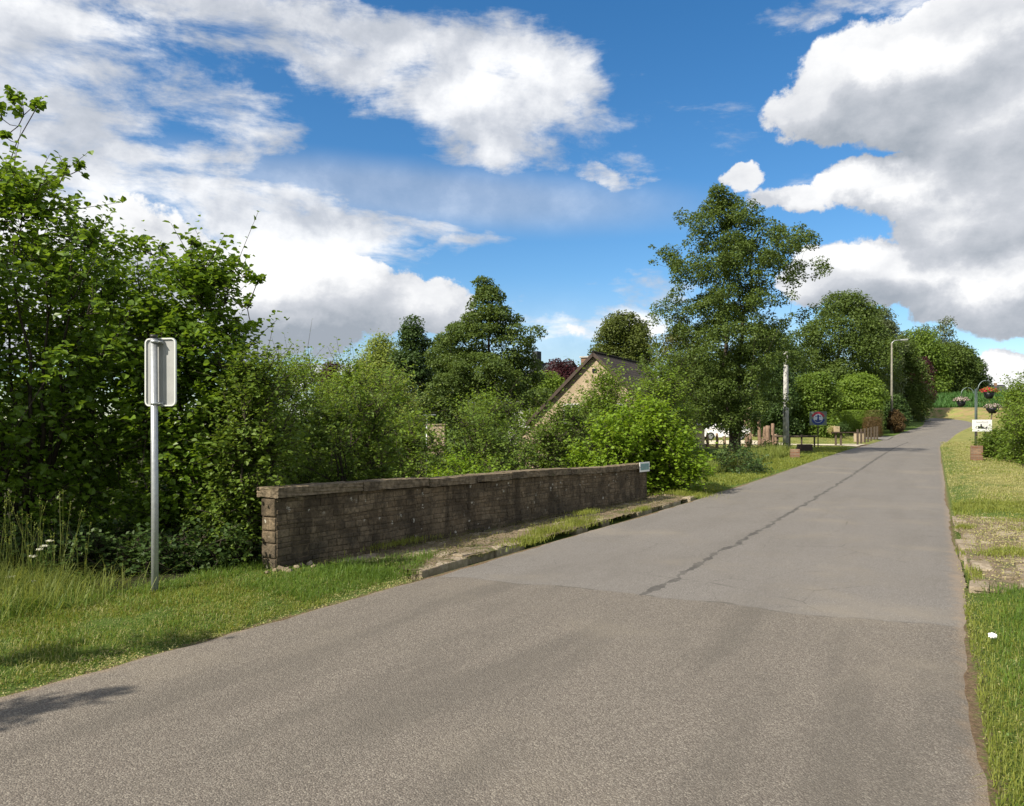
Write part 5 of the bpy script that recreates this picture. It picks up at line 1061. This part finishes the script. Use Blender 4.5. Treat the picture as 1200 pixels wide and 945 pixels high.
X, Y, d = scatter(6500, 6.8, 9.7, -4.0, -2.78, 5, 8, None, lambda s, u, r: (np.abs(u + 3.25 + (s - 7) * .0) < .5 * np.clip((9.7 - s) / 1.2, 0, 1))); blades('grass', 'bright lush grass tongue in front of the near end of the wall', X, Y, .10, .006, 'lush_blade', 6, 1.5, .0)
def patch(n, s, u, rs, ru, seed): r = np.random.default_rng(seed); return SU(s + r.standard_normal(n) * rs, u + r.standard_normal(n) * ru)
for i, (s, u, rs, ru, n, z) in enumerate(((12.3, -2.95, .30, .10, 700, .06), (13.6, -3.0, .45, .14, 1300, .06), (11.3, -2.82, .30, .09, 900, .05), (14.7, -3.35, .2, .1, 500, .09), (9.9, -4.0, .4, .1, 600, .09), (16.4, -2.85, .25, .05, 500, .06), (17.5, -4.2, .9, .08, 900, .08), (20.4, -3.0, .4, .3, 1400, .05))):
    X, Y = patch(n, s, u, rs, ru, 50 + i); blades('grass_tuft', 'grass growing between the stones of the left pavement', X, Y, .085, .008, 'grass_blade', 60 + i, .9, z - .03)['kind'] = 'stuff'
for i, (s, u, rs, ru, n) in enumerate(((13.1, 3.25, .22, .35, 1800), (16.2, 2.78, .12, .08, 350), (15.8, 3.9, .2, .3, 500), (12.2, 4.4, .3, .3, 600), (17.2, 4.0, .3, .5, 900), (11.3, 2.75, .3, .04, 250), (14.3, 4.5, .25, .25, 500))):
    X, Y = patch(n, s, u, rs, ru, 70 + i); ok = XY(X, Y)[1] > 2.6; X, Y = X[ok], Y[ok]; blades('grass_tuft', 'grass growing between the flat stones on the right', X, Y, .08, .008, 'grass_blade', 80 + i, .9, .03)
X, Y, d = scatter(60000, -1, 10.3, 2.6, 4.4, 7, 5, 1.3, edgekeep(1)); blades('grass', 'grass verge along the near right road edge', X, Y, .060, .0045 * np.maximum(d / 5, 1), 'grass_blade', 8, 1.2)
X, Y, d = scatter(26000, 6.5, 10.6, 2.75, 6.5, 9, 7, 1.8); blades('grass', 'lush grass at the near end of the flat stones on the right', X, Y, .085, .0065, 'lush_blade', 10, 1.1)
X, Y, d = scatter(16000, 2, 8, 2.75, 6.5, 11, 5, 2.3); blades('grass', 'dry straw-coloured blades in the near right verge', X, Y, .07, .004, 'dry_blade', 12, 1.3)
X, Y, d = scatter(9000, 0, 8, -4.6, -2.75, 13, 5, 2.3); blades('grass', 'dry clippings on the near left verge', X, Y, .035, .004, 'dry_blade', 14, 1.6, .03)
X, Y, d = scatter(15000, 17.6, 21.6, 2.68, 6.5, 15, 16, 2.1, lambda s, u, r: edgekeep(1)(s, u, r) & (r.random(len(s)) < np.clip(1.15 - np.abs(s - 19.6 - .5 * np.sin(u * 2.3)) / 1.6, 0, 1))); blades('grass', 'green grass at the far end of the flat stones on the right', X, Y, .09, .012, 'grass_blade', 16, 1.2)
X, Y, d = scatter(46000, 20, 75, 2.68, 5.6, 17, 20, .6, edgekeep(1)); blades('grass', 'mown straw green verge rising along the right of the road', X, Y, .05, .00075 * d, 'dry_blade', 18, 1.6)
X, Y, d = scatter(9000, 20, 75, 2.68, 5.6, 19, 20, .8, edgekeep(1)); blades('grass', 'green blades in the mown right verge', X, Y, .06, .0008 * d, 'grass_blade', 20, 1.0)
X, Y, d = scatter(45000, 20.3, 58, -5.6, -2.66, 21, 18, .8, edgekeep(-1)); blades('grass', 'mown green verge strip along the left road edge beyond the wall', X, Y, .085, .0009 * d, 'grass_blade', 22, .9)
X, Y, d = scatter(22000, 21.5, 46, -7.2, -4.3, 23, 26, 1.0); blades('wild_grass', 'long yellowish wild grass between the verge and the ditch', X, Y, .55, .0007 * d, 'tall_blade', 24, .6)
X, Y, d = scatter(20000, 58, 100, -22, -3, 25, 60, .5); blades('grass', 'lawn beyond the drive', X, Y, .06, .0009 * d, 'grass_blade', 26, 1.0)
# maize field
def maize():
    rng = np.random.default_rng(33); Xs = []; Ys = []
    for r in range(34):
        y0 = 126.5 + r * .9; n = 260; x = np.linspace(50, 108, n) + rng.normal(0, .05, n); Xs.append(x); Ys.append(y0 + rng.normal(0, .06, n) + (x - 60) * .02)
    X, Y = np.concatenate(Xs), np.concatenate(Ys); k = 4; X = np.repeat(X, k); Y = np.repeat(Y, k); blades('maize', 'field of young green maize on the rise below the far wood', X, Y, .95, .16, 'maize_leaf', 34, .9)
maize()
# tall meadow grass with seed heads at the left
def tall_grass():
    rng = np.random.default_rng(41); n = 460; S_, U_ = rng.uniform(2.2, 6.5, n), rng.uniform(-6.4, -4.5, n); keep = rng.random(n) < np.clip((-4.35 - U_) / .8, .05, 1) * np.clip((6.6 - S_) / .8, 0, 1); X, Y = SU(S_[keep], U_[keep]); n = len(X); Z = H(X, Y)
    h = rng.uniform(.45, 1.05, n); segs = []; Cs = []; As = []
    for i in range(n):
        a = rng.uniform(0, 6.3); l = rng.normal(0, .16) * h[i]; p0 = np.array((X[i], Y[i], Z[i] - .02)); p1 = p0 + np.array((l * .3 * math.cos(a), l * .3 * math.sin(a), h[i] * .5)); p2 = p0 + np.array((l * math.cos(a), l * math.sin(a), h[i]))
        segs += [(p0, .0028, p1, .0022), (p1, .0022, p2, .0012)]; Cs.append(p2); As.append(p2 - p1)
    V, F = tubes_np(segs, 4); C = np.repeat(np.array(Cs), 9, 0); A = unit(np.repeat(np.array(As), 9, 0)); N = len(C); C = C - A * rng.uniform(0, .09, N)[:, None]
    V2, F2, rn = leaf_geo(C, rng.standard_normal((N, 3)), A + rng.standard_normal((N, 3)) * .25, np.full(N, .022), np.full(N, .008), two=False, rng=rng)
    me = npmesh('meadow_grass', np.concatenate([V, V2]), np.concatenate([F, F2 + len(V)]), rnd=np.concatenate([rng.random(len(F)), rn])); tag(link('meadow_grass', me, 'tall_blade'), 'tall thin flowering grass stalks left of the sign pole', None, None, 'stuff')
    n = 17000; S_, U_ = rng.uniform(2.0, 6.4, n), rng.uniform(-6.4, -4.1, n); ok = rng.random(n) < np.clip((-4.05 - U_) / .8, .0, 1) * np.clip((6.5 - S_) / 1.0, 0, 1); X, Y = SU(S_[ok], U_[ok]); blades('wild_grass', 'thick knee-high wild grass left of the sign pole', X, Y, .24 + .16 * rng.random(len(X)), .006, 'tall_blade', 42, 1.3)
    X2, Y2 = X[::2] + .02, Y[::2]; blades('wild_grass', 'green undergrowth in the wild grass left of the sign pole', X2, Y2, .22, .007, 'lush_blade', 43, 1.4)
tall_grass()
def umbel(x, y, Y, label, seed, r=.035):
    rng = np.random.default_rng(seed); c = PX(x, y, Y); z = h1(c.x, Y); e = empty('wildflower', (c.x, Y, z), label, 'wildflower', 'small white wildflowers in the wild grass'); hh = c.z - z
    segs = [((0, 0, 0), .003, (.02, 0, hh * .7), .0022)] + [((.02, 0, hh * .7), .0016, (math.cos(a) * r * .8, math.sin(a) * r * .8, hh - .01), .001) for a in np.arange(0, 6.2, .9)]; V, F = tubes_np(segs, 4); link('stem', npmesh('stem', V, F), 'lush_blade', e)
    n = 90; a = rng.uniform(0, 6.28, n); q_ = r * np.sqrt(rng.random(n)); C = np.stack([q_ * np.cos(a), q_ * np.sin(a), hh + rng.normal(0, .004, n)], 1); V, F, rn = leaf_geo(C, np.array([[0, 0, 1.]]) + rng.standard_normal((n, 3)) * .4, rng.standard_normal((n, 3)), np.full(n, .011), np.full(n, .010), two=False, rng=rng); link('blossom', npmesh('blossom', V, F, rnd=rn), 'petal_white', e)
for i, (x, y, lb) in enumerate(((58, 634, 'highest white wildflower among the grass stalks'), (38, 652, 'white wildflower left of and below the highest one'), (38, 681, 'lowest white wildflower, near the mown verge'), (12, 676, 'white wildflower nearest the left picture edge'), (46, 644, 'white wildflower between the two upper ones'), (52, 640, 'small white wildflower just under the highest one'))): umbel(x, y, 7.5, lb, 90 + i, .03 + .01 * (i % 2))
def litter():
    g = PX(1163, 735, 5.95); rng = random.Random(3); bm = BM(); bmesh.ops.create_icosphere(bm.b, subdivisions=3, radius=.028)
    for v in bm.b.verts: v.co *= rng.uniform(.6, 1.25); v.co.z *= .75
    me = bm.mesh('paper_scrap'); 
    for p in me.polygons: p.use_smooth = False
    o = link('paper_scrap', me, 'tissue'); o.location = (g.x, 5.95, h1(g.x, 5.95) + .06); tag(o, 'crumpled white paper lying in the grass of the right verge', 'litter')
litter()
# slim saplings outside the left edge whose shadows fall on the verge and road
plant('sapling', 'slim young tree left of the wild grass', 'tree', -6.9, 2.5, [(3.4, 0, .10), (4.0, 0, .2), (4.5, .1, .16), (5.0, .1, .08)], 'hazel_leaf', 8, .22, 5, .08, 101, mode='shoot', trunk_r=.045, two=True, group='saplings beside the camera')
plant('sapling', 'second slim young tree left of the wild grass', 'tree', -7.0, 1.15, [(3.0, 0, .15), (3.6, 0, .30), (4.3, 0, .25), (5.0, 0, .10)], 'hazel_leaf', 14, .25, 6, .08, 102, mode='shoot', trunk_r=.05, two=True, group='saplings beside the camera')

plant('hazel_shrub', 'tall hazel standing left of the wild grass', 'shrub', -8.4, 6.7, [(.2, 0, .9), (2, 0, 1.2), (4.5, 0, 1.15), (6.2, 0, .6)], 'hazel_leaf', 120, .42, 12, .085, 103, mode='shoot', stems=5, trunk_r=.1, two=True)  # unseen, added to keep the sun off the foot of the near hazels
plant('hazel_shrub', 'second tall hazel left of the wild grass, farther from the road', 'shrub', -9.6, 8.0, [(.2, 0, .9), (2, 0, 1.3), (4.5, 0, 1.2), (6.4, 0, .6)], 'hazel_leaf', 120, .42, 12, .085, 104, mode='shoot', stems=5, trunk_r=.1, two=True)  # also unseen, added to shade the leftmost part of the near hazels
